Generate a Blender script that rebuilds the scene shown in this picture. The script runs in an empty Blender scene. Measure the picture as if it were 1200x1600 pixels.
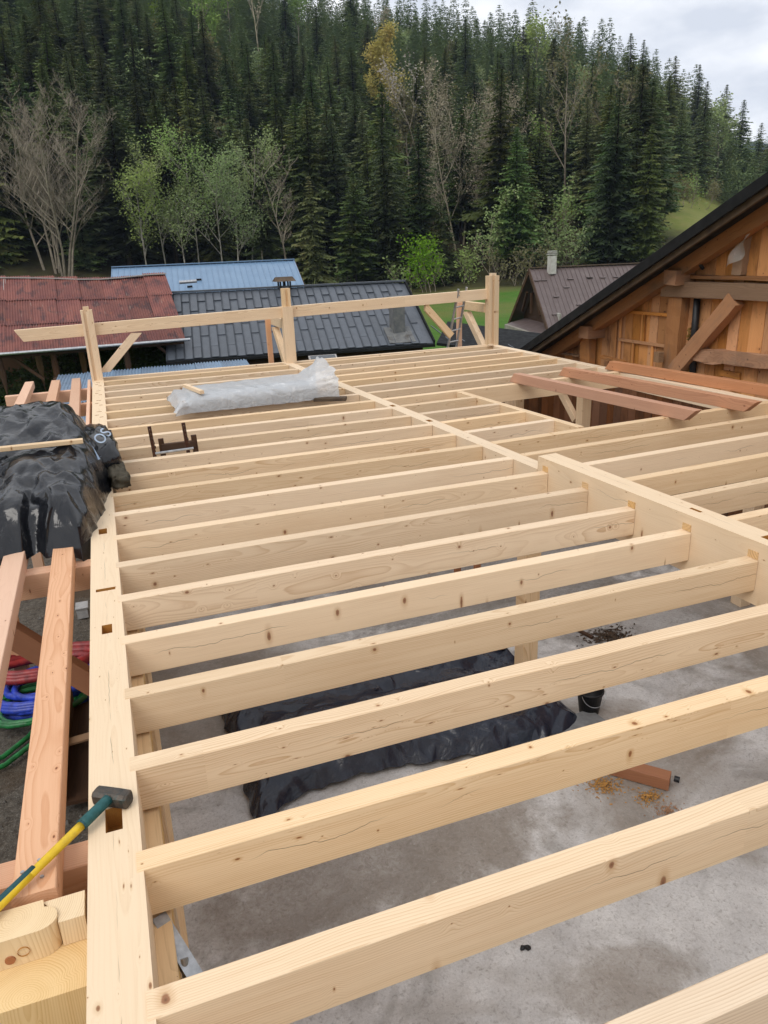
import bpy, math, random
import numpy as np
from mathutils import Vector, Matrix

rng = random.Random(11)
sc = bpy.context.scene
col = sc.collection
D = bpy.data
R = math.radians

# ---------------------------------------------------------------- camera
def look_axes(p, r, y):
    f = Vector((math.sin(y)*math.cos(p), math.cos(y)*math.cos(p), -math.sin(p)))
    x = Vector((math.cos(y), -math.sin(y), 0)); u = x.cross(f)
    return (math.cos(r)*x + math.sin(r)*u, -math.sin(r)*x + math.cos(r)*u, f)
cam = D.objects.new('camera', D.cameras.new('camera')); col.objects.link(cam)
ax, au, af = look_axes(.345, -.0395, .3404)
m = Matrix((ax, au, -af)).transposed().to_4x4(); m.translation = Vector((.191, -1.232, 5.134))
cam.matrix_world = m
cam.data.lens = 36*1160/1600; cam.data.sensor_width = 36; cam.data.clip_start = .05; cam.data.clip_end = 6000
sc.camera = cam
sc.render.resolution_x = 768; sc.render.resolution_y = 1024

# ---------------------------------------------------------------- sky, sun, exposure
SUN_EL, SUN_AZ = 49, 232      # azimuth from +Y clockwise
w = D.worlds.new('World'); sc.world = w; w.use_nodes = True
nt = w.node_tree; nt.nodes.clear()
def wn(t, **k):
    n = nt.nodes.new(t)
    for a, b in k.items(): setattr(n, a, b)
    return n
sky = wn('ShaderNodeTexSky', sky_type='NISHITA', sun_disc=False, sun_elevation=R(SUN_EL), sun_rotation=R(SUN_AZ), altitude=1000)
tc = wn('ShaderNodeTexCoord'); mp = wn('ShaderNodeMapping'); mp.inputs['Scale'].default_value = (1, 1, 2.4)
n1 = wn('ShaderNodeTexNoise'); n1.inputs['Scale'].default_value = 4.2; n1.inputs['Detail'].default_value = 7; n1.inputs['Roughness'].default_value = .5
cr = wn('ShaderNodeValToRGB'); e = cr.color_ramp.elements
e[0].position = .38; e[0].color = (6.2, 6.6, 7.4, 1); e[1].position = .62; e[1].color = (11.2, 11.2, 11.3, 1)
n2 = wn('ShaderNodeTexNoise'); n2.inputs['Scale'].default_value = 1.3; n2.inputs['Detail'].default_value = 4
mr = wn('ShaderNodeMapRange'); mr.inputs[1].default_value = .3; mr.inputs[2].default_value = .45; mr.inputs[3].default_value = .8; mr.inputs[4].default_value = .97
mx = wn('ShaderNodeMix', data_type='RGBA'); bg = wn('ShaderNodeBackground'); wo = wn('ShaderNodeOutputWorld')
bg.inputs['Strength'].default_value = .1
L = nt.links.new
L(tc.outputs['Generated'], mp.inputs['Vector']); L(mp.outputs[0], n1.inputs['Vector']); L(mp.outputs[0], n2.inputs['Vector'])
L(n1.outputs[0], cr.inputs[0]); L(n2.outputs[0], mr.inputs[0]); L(mr.outputs[0], mx.inputs[0])
L(sky.outputs[0], mx.inputs[6]); L(cr.outputs[0], mx.inputs[7]); L(mx.outputs[2], bg.inputs[0]); L(bg.outputs[0], wo.inputs[0])
sun = D.objects.new('sun', D.lights.new('sun', 'SUN')); col.objects.link(sun)
sun.data.energy = 1.25; sun.data.angle = R(32); sun.data.color = (1, .95, .88)
sd = Vector((math.sin(R(SUN_AZ))*math.cos(R(SUN_EL)), math.cos(R(SUN_AZ))*math.cos(R(SUN_EL)), math.sin(R(SUN_EL))))
sun.rotation_euler = sd.to_track_quat('Z', 'Y').to_euler(); sun.location = (0, 0, 40)
vs = sc.view_settings; vs.view_transform = 'Standard'; vs.look = 'None'; vs.exposure = .3; vs.gamma = 1; vs.use_curve_mapping = False

# ---------------------------------------------------------------- material helpers
class NT:
    def __init__(s, name):
        s.m = D.materials.new(name); s.m.use_nodes = True; s.t = s.m.node_tree; s.t.nodes.clear()
        s.out = s.n('ShaderNodeOutputMaterial'); s.b = s.n('ShaderNodeBsdfPrincipled'); s.l(s.b.outputs[0], s.out.inputs[0])
    def n(s, t, **k):
        x = s.t.nodes.new(t)
        for a, b in k.items(): setattr(x, a, b)
        return x
    def l(s, a, b): s.t.links.new(a, b)
    def set(s, inp, v):
        if hasattr(v, 'is_output') or isinstance(v, bpy.types.NodeSocket): s.l(v, inp)
        else: inp.default_value = v
    def math(s, op, a, b=None, c=None, clamp=False):
        x = s.n('ShaderNodeMath', operation=op, use_clamp=clamp); s.set(x.inputs[0], a)
        if b is not None: s.set(x.inputs[1], b)
        if c is not None: s.set(x.inputs[2], c)
        return x.outputs[0]
    def vmath(s, op, a, b=None):
        x = s.n('ShaderNodeVectorMath', operation=op); s.set(x.inputs[0], a)
        if b is not None: s.set(x.inputs[1], b)
        return x.outputs[0]
    def mix(s, f, a, b, bt='MIX'):
        x = s.n('ShaderNodeMix', data_type='RGBA', blend_type=bt); s.set(x.inputs[0], f)
        for i, v in ((6, a), (7, b)):
            if isinstance(v, tuple): v = (*v[:3], 1)
            s.set(x.inputs[i], v)
        return x.outputs[2]
    def noise(s, vec, scale, detail=3, rough=.5, dist=0, colr=False):
        x = s.n('ShaderNodeTexNoise'); s.l(vec, x.inputs['Vector']); x.inputs['Scale'].default_value = scale
        x.inputs['Detail'].default_value = detail; x.inputs['Roughness'].default_value = rough; x.inputs['Distortion'].default_value = dist
        return x.outputs[1 if colr else 0]
    def rng(s, v, a, b, c=0., d=1., smooth=False):
        x = s.n('ShaderNodeMapRange'); s.set(x.inputs[0], v)
        if smooth: x.interpolation_type = 'SMOOTHSTEP'
        for i, q in enumerate((a, b, c, d)): s.set(x.inputs[i+1], q)
        return x.outputs[0]
    def scale(s, v, t):
        return s.vmath('MULTIPLY', v, t)
    def comb(s, x, y, z):
        c = s.n('ShaderNodeCombineXYZ')
        for i, q in enumerate((x, y, z)): s.set(c.inputs[i], q)
        return c.outputs[0]
    def sep(s, v):
        c = s.n('ShaderNodeSeparateXYZ'); s.l(v, c.inputs[0]); return c.outputs
    def bump(s, h, strength=.3, dist=.01):
        x = s.n('ShaderNodeBump'); x.inputs['Strength'].default_value = strength; x.inputs['Distance'].default_value = dist
        s.l(h, x.inputs['Height']); s.l(x.outputs[0], s.b.inputs['Normal'])
    def fin(s, c, rough=.6, spec=.3, metal=0.):
        s.set(s.b.inputs['Base Color'], (*c[:3], 1) if isinstance(c, tuple) else c)
        s.set(s.b.inputs['Roughness'], rough); s.set(s.b.inputs['Specular IOR Level'], spec); s.set(s.b.inputs['Metallic'], metal)
        return s.m

def wood(name, light, dark, knotc, spacing=.007, contrast=.6, fibre=.25, knots=1., crack=0., var=.14, stain=None, rough=.62, blotch=.25, midcrack=False, fj=True):
    s = NT(name)
    tc = s.n('ShaderNodeTexCoord'); oi = s.n('ShaderNodeObjectInfo')
    wnz = s.n('ShaderNodeTexWhiteNoise', noise_dimensions='1D'); s.l(oi.outputs['Random'], wnz.inputs['W'])
    rv = wnz.outputs['Color']; r3 = s.sep(rv); r0 = r3; P = tc.outputs['Object']
    Ps = s.vmath('ADD', P, s.scale(rv, (23., 0, 0)))
    if fj:      # finger-jointed lengths: each has its own pith, tone and figure
        sg = s.math('FLOOR', s.math('DIVIDE', s.math('ADD', s.sep(P)[0], s.math('MULTIPLY', r3[0], 9.)), 3.7))
        w2 = s.n('ShaderNodeTexWhiteNoise', noise_dimensions='1D'); s.l(s.math('ADD', s.math('MULTIPLY', oi.outputs['Random'], 91.7), s.math('MULTIPLY', sg, .613)), w2.inputs['W'])
        rv = w2.outputs['Color']; r3 = s.sep(rv)
    pith = s.vmath('MULTIPLY', s.vmath('SUBTRACT', rv, (.5, .5, .5)), (0, .36, .36))
    Q = s.vmath('ADD', P, pith); p = s.sep(P); ps = s.sep(Ps)
    warp = s.noise(s.scale(Ps, (.9, 3., 3.)), 1.0, 2, .5, colr=True)
    Q = s.vmath('ADD', Q, s.scale(s.vmath('SUBTRACT', warp, (.5, .5, .5)), (0, .11, .11)))
    q = s.sep(Q)
    rad = s.math('SQRT', s.math('ADD', s.math('MULTIPLY', q[1], q[1]), s.math('MULTIPLY', q[2], q[2])))
    th = s.math('ARCTAN2', q[2], q[1])
    kv = s.n('ShaderNodeTexVoronoi', voronoi_dimensions='2D', feature='F1'); kv.inputs['Scale'].default_value = 1.
    s.l(s.comb(s.math('MULTIPLY', ps[0], 4.4), s.math('MULTIPLY', th, 1.25), 0.), kv.inputs['Vector'])
    kd = kv.outputs['Distance']; kr = s.sep(kv.outputs['Color'])
    ksize = s.math('MULTIPLY', s.math('MULTIPLY', s.rng(s.math('POWER', kr[0], 2.2), 0., 1., .014, .075), knots), s.rng(kr[1], .28, .3, .05, 1.))
    kk = s.noise(s.scale(Ps, (30, 60, 60)), 1., 1)
    kdw = s.math('ADD', kd, s.math('MULTIPLY', s.math('SUBTRACT', kk, .5), .02))
    knot = s.rng(kdw, s.math('MULTIPLY', ksize, .55), ksize, 1., 0., True)
    halo = s.rng(kd, s.math('MULTIPLY', ksize, .6), s.math('MULTIPLY', ksize, 2.6), 1., 0., True)
    radk = s.math('ADD', rad, s.math('MULTIPLY', s.rng(kd, 0., .22, 1., 0., True), s.rng(kr[1], .28, .3, .002, .018)))
    ring = s.math('FRACT', s.math('DIVIDE', radk, spacing))
    ring = s.math('ADD', s.math('MULTIPLY', s.math('POWER', ring, 3.), s.rng(ring, .93, 1., 1., 0.)), s.math('MULTIPLY', ring, .15))
    ring = s.math('MULTIPLY', ring, s.math('ADD', s.rng(r0[0], 0., 1., .4, 1.2), s.rng(r3[2], 0., 1., -.12, .12)))
    band = s.noise(s.comb(s.math('MULTIPLY', rad, 26.), r3[0], 0.), 1., 2)           # broad year bands
    ring = s.math('MULTIPLY', ring, s.rng(band, .35, .65, .25, 1.))
    fib = s.noise(s.scale(Ps, (3., 150., 150.)), 1., 3, .6)
    blo = s.noise(s.scale(Ps, (1.1, 5., 5.)), 1., 3)
    f = s.math('ADD', s.math('MULTIPLY', ring, contrast), s.math('MULTIPLY', s.math('SUBTRACT', fib, .5), fibre*2))
    f = s.math('ADD', f, s.math('MULTIPLY', s.math('SUBTRACT', blo, .45), blotch*2), clamp=True)
    c = s.mix(f, light, dark)
    c = s.mix(s.math('MULTIPLY', halo, .5), c, dark)
    c = s.mix(s.math('MULTIPLY', knot, .85), c, knotc); c = s.mix(s.math('MULTIPLY', s.rng(kdw, 0., s.math('MULTIPLY', ksize, .45), 1., 0.), .6), c, tuple(q*.4 for q in knotc))
    if stain:
        st = s.rng(s.noise(s.scale(Ps, (.8, 2.2, 2.2)), 1.6, 4, .6), .5, .72, 0., .8)
        c = s.mix(st, c, stain)
    h = s.math('SUBTRACT', s.math('MULTIPLY', f, -.5), s.math('MULTIPLY', knot, .3))
    if crack:
        wob = s.math('MULTIPLY', s.math('SUBTRACT', s.noise(s.scale(Ps, (2.2, .4, .4)), 1., 4, .6), .5), .16)
        gate = s.rng(s.noise(s.scale(Ps, (.9, 0, 0)), 1., 2), .52, .58, 0., 1.)
        cz = s.math('ABSOLUTE', s.math('ADD', s.math('ADD', p[2], .1), wob))
        ck = s.math('MULTIPLY', s.rng(cz, .0006, .0017, 1., 0.), gate)
        if midcrack:
            wob2 = s.math('MULTIPLY', s.math('SUBTRACT', s.noise(s.scale(Ps, (1.6, .4, .4)), 1., 5, .65), .5), .05)
            cy = s.math('ABSOLUTE', s.math('ADD', p[1], wob2))
            g2 = s.rng(s.noise(s.scale(Ps, (2.4, 0, 0)), 1., 2), .48, .56, 0., 1.)
            ck = s.math('MAXIMUM', ck, s.math('MULTIPLY', s.rng(cy, .0005, .0017, 1., 0.), g2))
        c = s.mix(s.math('MULTIPLY', ck, crack), c, (.035, .02, .012))
        h = s.math('SUBTRACT', h, s.math('MULTIPLY', ck, 1.5))
    bri = s.math('ADD', s.rng(r0[1], 0., 1., 1.-var, 1.+var*.5), s.rng(r3[1], 0., 1., -.02, .02))
    hs = s.n('ShaderNodeHueSaturation'); s.l(bri, hs.inputs['Value']); s.l(c, hs.inputs['Color'])
    s.l(s.rng(r0[2], 0., 1., .86, 1.12), hs.inputs['Saturation'])
    s.bump(h, .25, .004)
    return s.fin(hs.outputs[0], rough, .28)

def plain(name, c, rough=.5, spec=.4, metal=0., var=.15, scale=8., bump=0., c2=None, c3=None, bscale=60., per=0.):
    s = NT(name); tc = s.n('ShaderNodeTexCoord'); P = tc.outputs['Object']
    n = s.noise(P, scale, 5, .6)
    c2 = c2 or tuple(x*(1-var*2) for x in c)
    k = s.mix(s.rng(n, .35, .65), c, c2)
    if c3: k = s.mix(s.rng(s.noise(P, scale*.37, 5, .65), .55, .68), k, c3)
    if per:
        oi = s.n('ShaderNodeObjectInfo'); hs = s.n('ShaderNodeHueSaturation'); s.l(k, hs.inputs['Color'])
        s.l(s.rng(oi.outputs['Random'], 0., 1., 1-per, 1+per), hs.inputs['Value']); k = hs.outputs[0]
    if bump: s.bump(s.noise(P, bscale, 4, .6), bump, .01)
    return s.fin(k, s.rng(n, .3, .7, rough*.85, min(1., rough*1.15)), spec, metal)

M = {}
M['spruce'] = wood('fresh_spruce', (.80, .61, .405), (.50, .285, .125), (.25, .10, .045), .0095, .72, .32, 1.0, crack=.85, var=.10, blotch=.22)
M['spruce_beam'] = wood('checked_spruce', (.79, .62, .43), (.60, .40, .22), (.27, .12, .055), .012, .45, .24, .9, crack=.6, var=.03, midcrack=True, blotch=.18, fj=False)
M['endgrain'] = wood('spruce_end_grain', (.80, .59, .33), (.52, .30, .10), (.25, .11, .05), .0085, .85, .15, .3, var=.05, fj=False)
M['glulam'] = wood('layered_spruce', (.72, .47, .21), (.34, .16, .05), (.2, .08, .03), .022, .9, .3, .3, var=.05, fj=False)
M['douglas'] = wood('fresh_douglas', (.74, .45, .285), (.54, .255, .13), (.17, .06, .03), .012, .6, .28, .8, crack=.5, var=.14, blotch=.22, fj=False)
M['douglas_dark'] = wood('weathered_douglas', (.42, .18, .085), (.25, .085, .04), (.1, .035, .02), .008, .5, .25, .8, var=.12, fj=False)
M['douglas_mid'] = wood('cut_douglas', (.60, .31, .18), (.38, .155, .078), (.12, .045, .025), .011, .6, .3, .9, var=.10, blotch=.25, fj=False)
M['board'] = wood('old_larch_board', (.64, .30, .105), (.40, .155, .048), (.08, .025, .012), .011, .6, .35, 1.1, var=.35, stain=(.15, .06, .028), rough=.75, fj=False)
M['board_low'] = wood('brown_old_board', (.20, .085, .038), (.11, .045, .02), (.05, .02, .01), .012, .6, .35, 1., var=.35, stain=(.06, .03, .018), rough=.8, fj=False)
M['log'] = wood('weathered_log', (.40, .195, .088), (.2, .092, .042), (.06, .03, .018), .013, .7, .5, .8, crack=.9, var=.25, stain=(.2, .13, .085), rough=.85, fj=False)
M['greylog'] = wood('grey_log', (.30, .18, .10), (.15, .085, .045), (.05, .03, .02), .013, .7, .5, .7, crack=.9, var=.2, rough=.9, fj=False)
M['darkwood'] = wood('dark_chalet_wood', (.085, .045, .026), (.04, .022, .014), (.02, .012, .008), .012, .6, .4, .5, var=.3, rough=.85, fj=False)
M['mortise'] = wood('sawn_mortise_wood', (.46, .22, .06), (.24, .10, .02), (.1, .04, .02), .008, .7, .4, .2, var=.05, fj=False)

def concrete():
    s = NT('stained_shaded_concrete'); tc = s.n('ShaderNodeTexCoord'); P = tc.outputs['Object']
    big = s.noise(P, .42, 5, .6, .6); mid = s.noise(P, 2.1, 6, .65, .3); fine = s.noise(P, 55, 4, .7); fl = s.noise(P, 16, 5, .7, 1.2)
    c = s.mix(s.rng(mid, .32, .68), (.52, .51, .505), (.74, .73, .72))
    c = s.mix(s.math('MULTIPLY', s.rng(big, .47, .58), s.rng(mid, .25, .6, .45, 1.)), c, (.28, .24, .2))
    c = s.mix(s.rng(s.noise(P, 1.1, 4, .6, 1.), .56, .66, 0., .45), c, (.2, .185, .165))
    for (cx, cy, rx_, ry_, st) in ((-2.5, -1.9, 1.9, .6, .75), (-3.3, .2, .9, .7, .5), (-1.2, -3.6, .6, .35, .6), (3.2, -2.2, .6, .4, .5), (1.2, 3.5, 3.4, 2.6, .75), (2.6, 1., 2., .8, .5)):
        q = s.vmath('MULTIPLY', s.vmath('SUBTRACT', P, (cx, cy, 0.)), (1/rx_, 1/ry_, 0.)); ln = s.n('ShaderNodeVectorMath', operation='LENGTH'); s.l(q, ln.inputs[0])
        dd = s.math('ADD', ln.outputs['Value'], s.math('MULTIPLY', s.math('SUBTRACT', mid, .5), 1.6))
        c = s.mix(s.math('MULTIPLY', s.rng(dd, .72, 1.05, st, 0.), s.rng(fl, .3, .6, .65, 1.)), c, (.26, .215, .17) if cy < 1 else (.12, .105, .09))  # far ellipses: stain, and the shade under the deck put into the colour
    c = s.mix(s.rng(fl, .56, .72, 0., .5), c, (.15, .13, .11))
    c = s.mix(s.rng(s.noise(P, 11, 6, .75, .8), .58, .72, 0., .35), c, (.55, .53, .5))
    c = s.mix(s.rng(fine, .3, .75, 0., .4), c, (.27, .25, .23))
    sp = s.noise(P, 30, 6, .8, .5); c = s.mix(s.rng(sp, .53, .66, 0., .55), c, (.2, .18, .16)); c = s.mix(s.rng(sp, .28, .42, .45, 0.), c, (.74, .73, .71))
    s.bump(s.math('ADD', fine, s.math('MULTIPLY', fl, 2.)), .35, .006)
    return s.fin(c, s.rng(mid, .3, .7, .5, .85), .3)
M['concrete'] = concrete()

def ground_mat():
    s = NT('ground_soil_grass'); g = s.n('ShaderNodeNewGeometry'); P = g.outputs['Position']; p = s.sep(P)
    n = s.noise(P, .6, 6, .65); f = s.noise(P, 14, 5, .7); t = s.noise(P, .045, 4, .6)
    grav = s.mix(s.rng(f, .3, .7), (.14, .125, .105), (.05, .042, .034)); grav = s.mix(s.rng(s.noise(P, 45, 3, .7), .55, .75, 0., .7), grav, (.3, .28, .25))
    grav = s.mix(s.rng(n, .5, .62, 0., .7), grav, (.075, .05, .03))
    grass = s.mix(s.rng(n, .3, .7), (.045, .13, .012), (.085, .17, .025)); grass = s.mix(s.rng(t, .5, .62, 0., .8), grass, (.16, .15, .045))
    grass = s.mix(s.rng(f, .4, .8, 0., .5), grass, (.035, .07, .012))
    duff = s.mix(s.rng(n, .35, .65), (.04, .032, .018), (.055, .055, .022)); duff = s.mix(s.rng(t, .5, .66), duff, (.11, .11, .035))
    d = s.n('ShaderNodeVectorMath', operation='LENGTH'); s.l(s.comb(p[0], p[1], 0.), d.inputs[0]); d = d.outputs['Value']
    dn = s.math('ADD', d, s.math('MULTIPLY', s.math('SUBTRACT', n, .5), 8.))
    near = s.math('ADD', d, s.math('MULTIPLY', s.math('SUBTRACT', n, .5), 6.))
    c = s.mix(s.rng(near, 20., 24.), grav, grass); c = s.mix(s.rng(dn, 72., 80.), c, duff)
    md = s.n('ShaderNodeVectorMath', operation='LENGTH'); s.l(s.scale(s.vmath('SUBTRACT', P, (86., 98., 8.)), (1/30., 1/36., 0.)), md.inputs[0])
    mead = s.mix(s.rng(n, .3, .7), (.13, .17, .03), (.2, .19, .06)); c = s.mix(s.rng(s.math('ADD', md.outputs['Value'], s.math('MULTIPLY', s.math('SUBTRACT', n, .5), .6)), .8, 1.05, 1., 0.), c, mead)
    s.bump(s.math('ADD', f, n), .8, .04)
    return s.fin(c, .9, .15)
M['ground'] = ground_mat()

def plastic(name, c, rough, bscale, bstr, trans=0.):
    s = NT(name); tc = s.n('ShaderNodeTexCoord'); P = tc.outputs['Object']
    wv = s.noise(s.vmath('ADD', P, s.scale(s.noise(P, 2.2, 3, colr=True), (.5, .5, .5))), bscale, 4, .55, 1.6)
    rid = s.math('ABSOLUTE', s.math('SUBTRACT', wv, .5)); rid2 = s.math('ABSOLUTE', s.math('SUBTRACT', s.noise(P, bscale*2.7, 3, .5, 1.2), .5))
    s.bump(s.math('ADD', s.math('MINIMUM', rid, .12), s.math('MULTIPLY', s.math('MINIMUM', rid2, .1), .5)), bstr, .12)
    c1 = s.mix(s.rng(s.noise(P, 9, 4, .7), .55, .75, 0., .5), c, tuple(min(1, x*2.2+.02) for x in c))
    s.fin(c1, rough, .5)
    if trans:
        tr = s.n('ShaderNodeBsdfTransparent'); mixs = s.n('ShaderNodeMixShader'); mixs.inputs[0].default_value = trans
        s.l(s.b.outputs[0], mixs.inputs[1]); s.l(tr.outputs[0], mixs.inputs[2]); s.l(mixs.outputs[0], s.out.inputs[0])
    return s.m
M['blackplastic'] = plastic('black_plastic_sheet', (.009, .010, .013), .16, 2.2, .12)
M['tarp'] = plastic('blue_black_tarpaulin', (.016, .021, .036), .24, 2., .2)
M['clear'] = plastic('clear_plastic_film', (.55, .57, .59), .28, 4., .35, .22)

def rust():
    s = NT('rusty_corrugated_iron'); g = s.n('ShaderNodeTexCoord'); P = g.outputs['Object']; oi = s.n('ShaderNodeObjectInfo'); r = oi.outputs['Random']
    Q = s.vmath('ADD', P, s.scale(s.comb(r, r, r), (17., 31., 0)))
    c = s.mix(s.rng(s.noise(Q, 1.1, 5, .6), .35, .65), (.22, .085, .066), (.15, .055, .05))
    c = s.mix(s.rng(s.noise(s.scale(Q, (1., .6, 1.)), 2.3, 4, .6), .52, .62, 0., .85), c, (.075, .04, .042))
    c = s.mix(s.rng(s.noise(Q, 3.1, 5, .75), .62, .7, 0., .8), c, (.30, .095, .03))
    c = s.mix(s.rng(s.noise(s.scale(Q, (6., 1., 1.)), 1.6, 3), .66, .72, 0., .5), c, (.34, .27, .22))
    hs = s.n('ShaderNodeHueSaturation'); s.l(c, hs.inputs['Color']); s.l(s.rng(r, 0., 1., .8, 1.25), hs.inputs['Value'])
    return s.fin(hs.outputs[0], .7, .3)
M['rust'] = rust()
M['ironflash'] = plain('pale_zinc_flashing', (.42, .40, .38), .55, .4, .2, c2=(.28, .25, .23))
M['roofdark'] = plain('slate_grey_metal_tile', (.078, .09, .108), .42, .5, 0., per=.10, scale=3., c2=(.065, .075, .09), c3=(.09, .1, .115))
M['roofblue'] = plain('pale_blue_metal_roof', (.155, .255, .38), .4, .5, 0., per=.05, scale=1.2, c2=(.14, .23, .35))
M['roofbluelow'] = plain('grey_blue_corrugated_iron', (.20, .29, .40), .45, .5, 0., per=.08, scale=2., c2=(.15, .2, .27))
M['roofbrown'] = plain('brown_metal_roof', (.13, .098, .092), .42, .5, 0., per=.08, scale=2., c2=(.11, .082, .077), c3=(.15, .118, .11))
M['roofblack'] = plain('black_roof_metal', (.013, .014, .015), .8, .2, 0., scale=5.)
M['soffit'] = plain('brown_edge_board', (.115, .08, .05), .8, .2, 0., scale=4., c2=(.07, .05, .035))
M['white'] = plain('white_painted_render', (.55, .54, .5), .8, .2, 0., scale=4., c2=(.42, .4, .36), c3=(.2, .18, .15))
M['render'] = plain('beige_render', (.36, .33, .28), .85, .2, 0., scale=1.5)
M['slatechim'] = plain('grey_slate_cladding', (.10, .105, .11), .6, .4, 0., scale=5., c2=(.17, .17, .16), c3=(.07, .06, .05))
M['glass'] = plain('window_glass', (.05, .06, .07), .08, .6, 0.)
M['alu'] = plain('aluminium', (.55, .56, .57), .38, .5, .85, scale=12., c2=(.4, .4, .41))
M['galv'] = plain('galvanised_steel', (.46, .47, .48), .42, .5, .85, scale=20., c2=(.3, .31, .32))
M['iron'] = plain('worn_iron', (.055, .055, .05), .5, .5, .5, scale=30., c2=(.115, .09, .07), c3=(.035, .075, .075), bump=.4, bscale=90.)
M['rustiron'] = plain('rusty_iron', (.10, .04, .022), .8, .3, .2, scale=30., c2=(.06, .028, .02))
M['teal'] = plain('teal_rubber', (.018, .105, .105), .55, .4, 0., scale=40., c2=(.012, .07, .07), c3=(.05, .12, .11))
M['yellow'] = plain('yellow_fibreglass', (.74, .50, .012), .4, .5, 0., scale=25., c2=(.66, .43, .012), c3=(.5, .33, .03))
M['tealgrip'] = plain('teal_grip', (.016, .085, .10), .6, .4, 0., scale=40.)
M['black'] = plain('black_plastic_part', (.014, .014, .016), .5, .4, 0., scale=10., c3=(.05, .05, .05))
M['blue_hose'] = plain('blue_hose', (.03, .07, .55), .4, .5, 0., scale=12., c2=(.012, .03, .25))
M['red_hose'] = plain('red_hose', (.36, .03, .03), .45, .5, 0., scale=12., c2=(.17, .015, .018))
M['green_hose'] = plain('green_hose', (.015, .2, .05), .45, .5, 0., scale=12., c2=(.01, .09, .025))
M['cable'] = plain('white_cable', (.5, .5, .48), .5, .4, 0.)
M['paver'] = plain('grey_paver', (.22, .225, .23), .75, .3, 0., scale=9., bump=.3)
M['greymix'] = plain('grey_brown_sacking', (.085, .072, .05), .8, .2, 0., scale=14., c2=(.05, .043, .03), bump=.6, bscale=14.)
M['tape'] = plain('pale_blue_tape', (.36, .47, .62), .5, .4, 0., scale=20.)
M['lettering'] = plain('pale_lettering', (.45, .55, .68), .5, .4, 0.)
M['sawdust'] = plain('sawdust', (.50, .27, .08), .9, .1, 0., scale=40., c2=(.38, .19, .06))
M['pinksaw'] = plain('pink_sawdust', (.42, .24, .14), .9, .1, 0., scale=40.)
M['stone'] = plain('gravel_stone', (.20, .19, .175), .85, .2, 0., scale=6., per=.4)
M['rubble'] = plain('dark_wood_chips', (.05, .035, .025), .9, .2, 0., scale=30., c2=(.09, .06, .04))
M['wool'] = plain('straw_insulation', (.40, .26, .085), .9, .1, 0., scale=30., c2=(.25, .15, .05), bump=.8, bscale=60.)
M['cratewhite'] = plain('grey_plastic_crate', (.42, .43, .44), .5, .4, 0.)
M['greenmat'] = plain('green_mat', (.012, .085, .02), .8, .2, 0.)
M['bark'] = plain('grey_bark', (.33, .285, .22), .9, .1, 0., scale=3., c2=(.22, .185, .14), per=.12)
M['birchbark'] = plain('pale_bark', (.36, .34, .29), .9, .1, 0., scale=3., c2=(.2, .18, .15), per=.15)
M['darkbark'] = plain('spruce_bark', (.06, .045, .035), .95, .1, 0., scale=3., c2=(.035, .027, .02))
M['twig'] = plain('pale_twigs', (.38, .335, .25), .9, .1, 0., scale=.6, c2=(.31, .27, .18), per=.15)

def leafmat(name, a, b, c=None, sc=.5, hue=.02, val=.25, tr=.25):
    s = NT(name); tcx = s.n('ShaderNodeTexCoord'); P = tcx.outputs['Object']; oi = s.n('ShaderNodeObjectInfo'); r = oi.outputs['Random']
    Q = s.vmath('ADD', P, s.scale(s.comb(r, r, r), (40., 70., 0)))
    k = s.mix(s.rng(s.noise(Q, sc*2.5, 4, .7), .35, .65), a, b)
    if c: k = s.mix(s.rng(s.noise(Q, sc, 3, .6), .52, .66, 0., .7), k, c)
    wn_ = s.n('ShaderNodeTexWhiteNoise', noise_dimensions='1D'); s.l(r, wn_.inputs['W']); z = s.sep(wn_.outputs['Color'])
    hs = s.n('ShaderNodeHueSaturation'); s.l(k, hs.inputs['Color']); s.l(s.rng(z[0], 0., 1., .5-hue, .5+hue), hs.inputs['Hue'])
    s.l(s.rng(z[1], 0., 1., 1-val, 1+val), hs.inputs['Value']); s.l(s.rng(z[2], 0., 1., .8, 1.1), hs.inputs['Saturation'])
    s.fin(hs.outputs[0], .65, .2)
    t = s.n('ShaderNodeBsdfTranslucent'); s.l(hs.outputs[0], t.inputs[0]); mx_ = s.n('ShaderNodeMixShader'); mx_.inputs[0].default_value = tr
    s.l(s.b.outputs[0], mx_.inputs[1]); s.l(t.outputs[0], mx_.inputs[2]); s.l(mx_.outputs[0], s.out.inputs[0])
    return s.m
M['needle'] = leafmat('spruce_needles', (.078, .116, .036), (.112, .150, .046), (.17, .172, .054), .35, .03, .5, .26)
M['leaf'] = leafmat('spring_leaves', (.24, .34, .10), (.33, .42, .15), (.26, .30, .12), .5, .015, .15, .35)
M['brightleaf'] = leafmat('bright_spring_leaves', (.17, .30, .03), (.24, .36, .04), None, .5, .015, .12, .35)
M['goldleaf'] = leafmat('golden_leaves', (.50, .43, .05), (.40, .36, .05), (.44, .33, .05), .4, .01, .1, .35)
M['oliveleaf'] = leafmat('olive_buds', (.19, .18, .06), (.14, .135, .05), None, .5, .01, .1, .3)
M['blossom'] = leafmat('pale_blossom', (.42, .38, .32), (.34, .3, .25), None, .5, .0, .1, .3)
M['hedge'] = leafmat('hedge_leaves', (.04, .075, .015), (.075, .11, .025), (.13, .14, .03), 1.2, .01, .2, .2)
M['hill'] = plain('wooded_hill', (.03, .05, .03), .9, .1, 0., scale=.02, c2=(.02, .032, .02))

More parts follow.
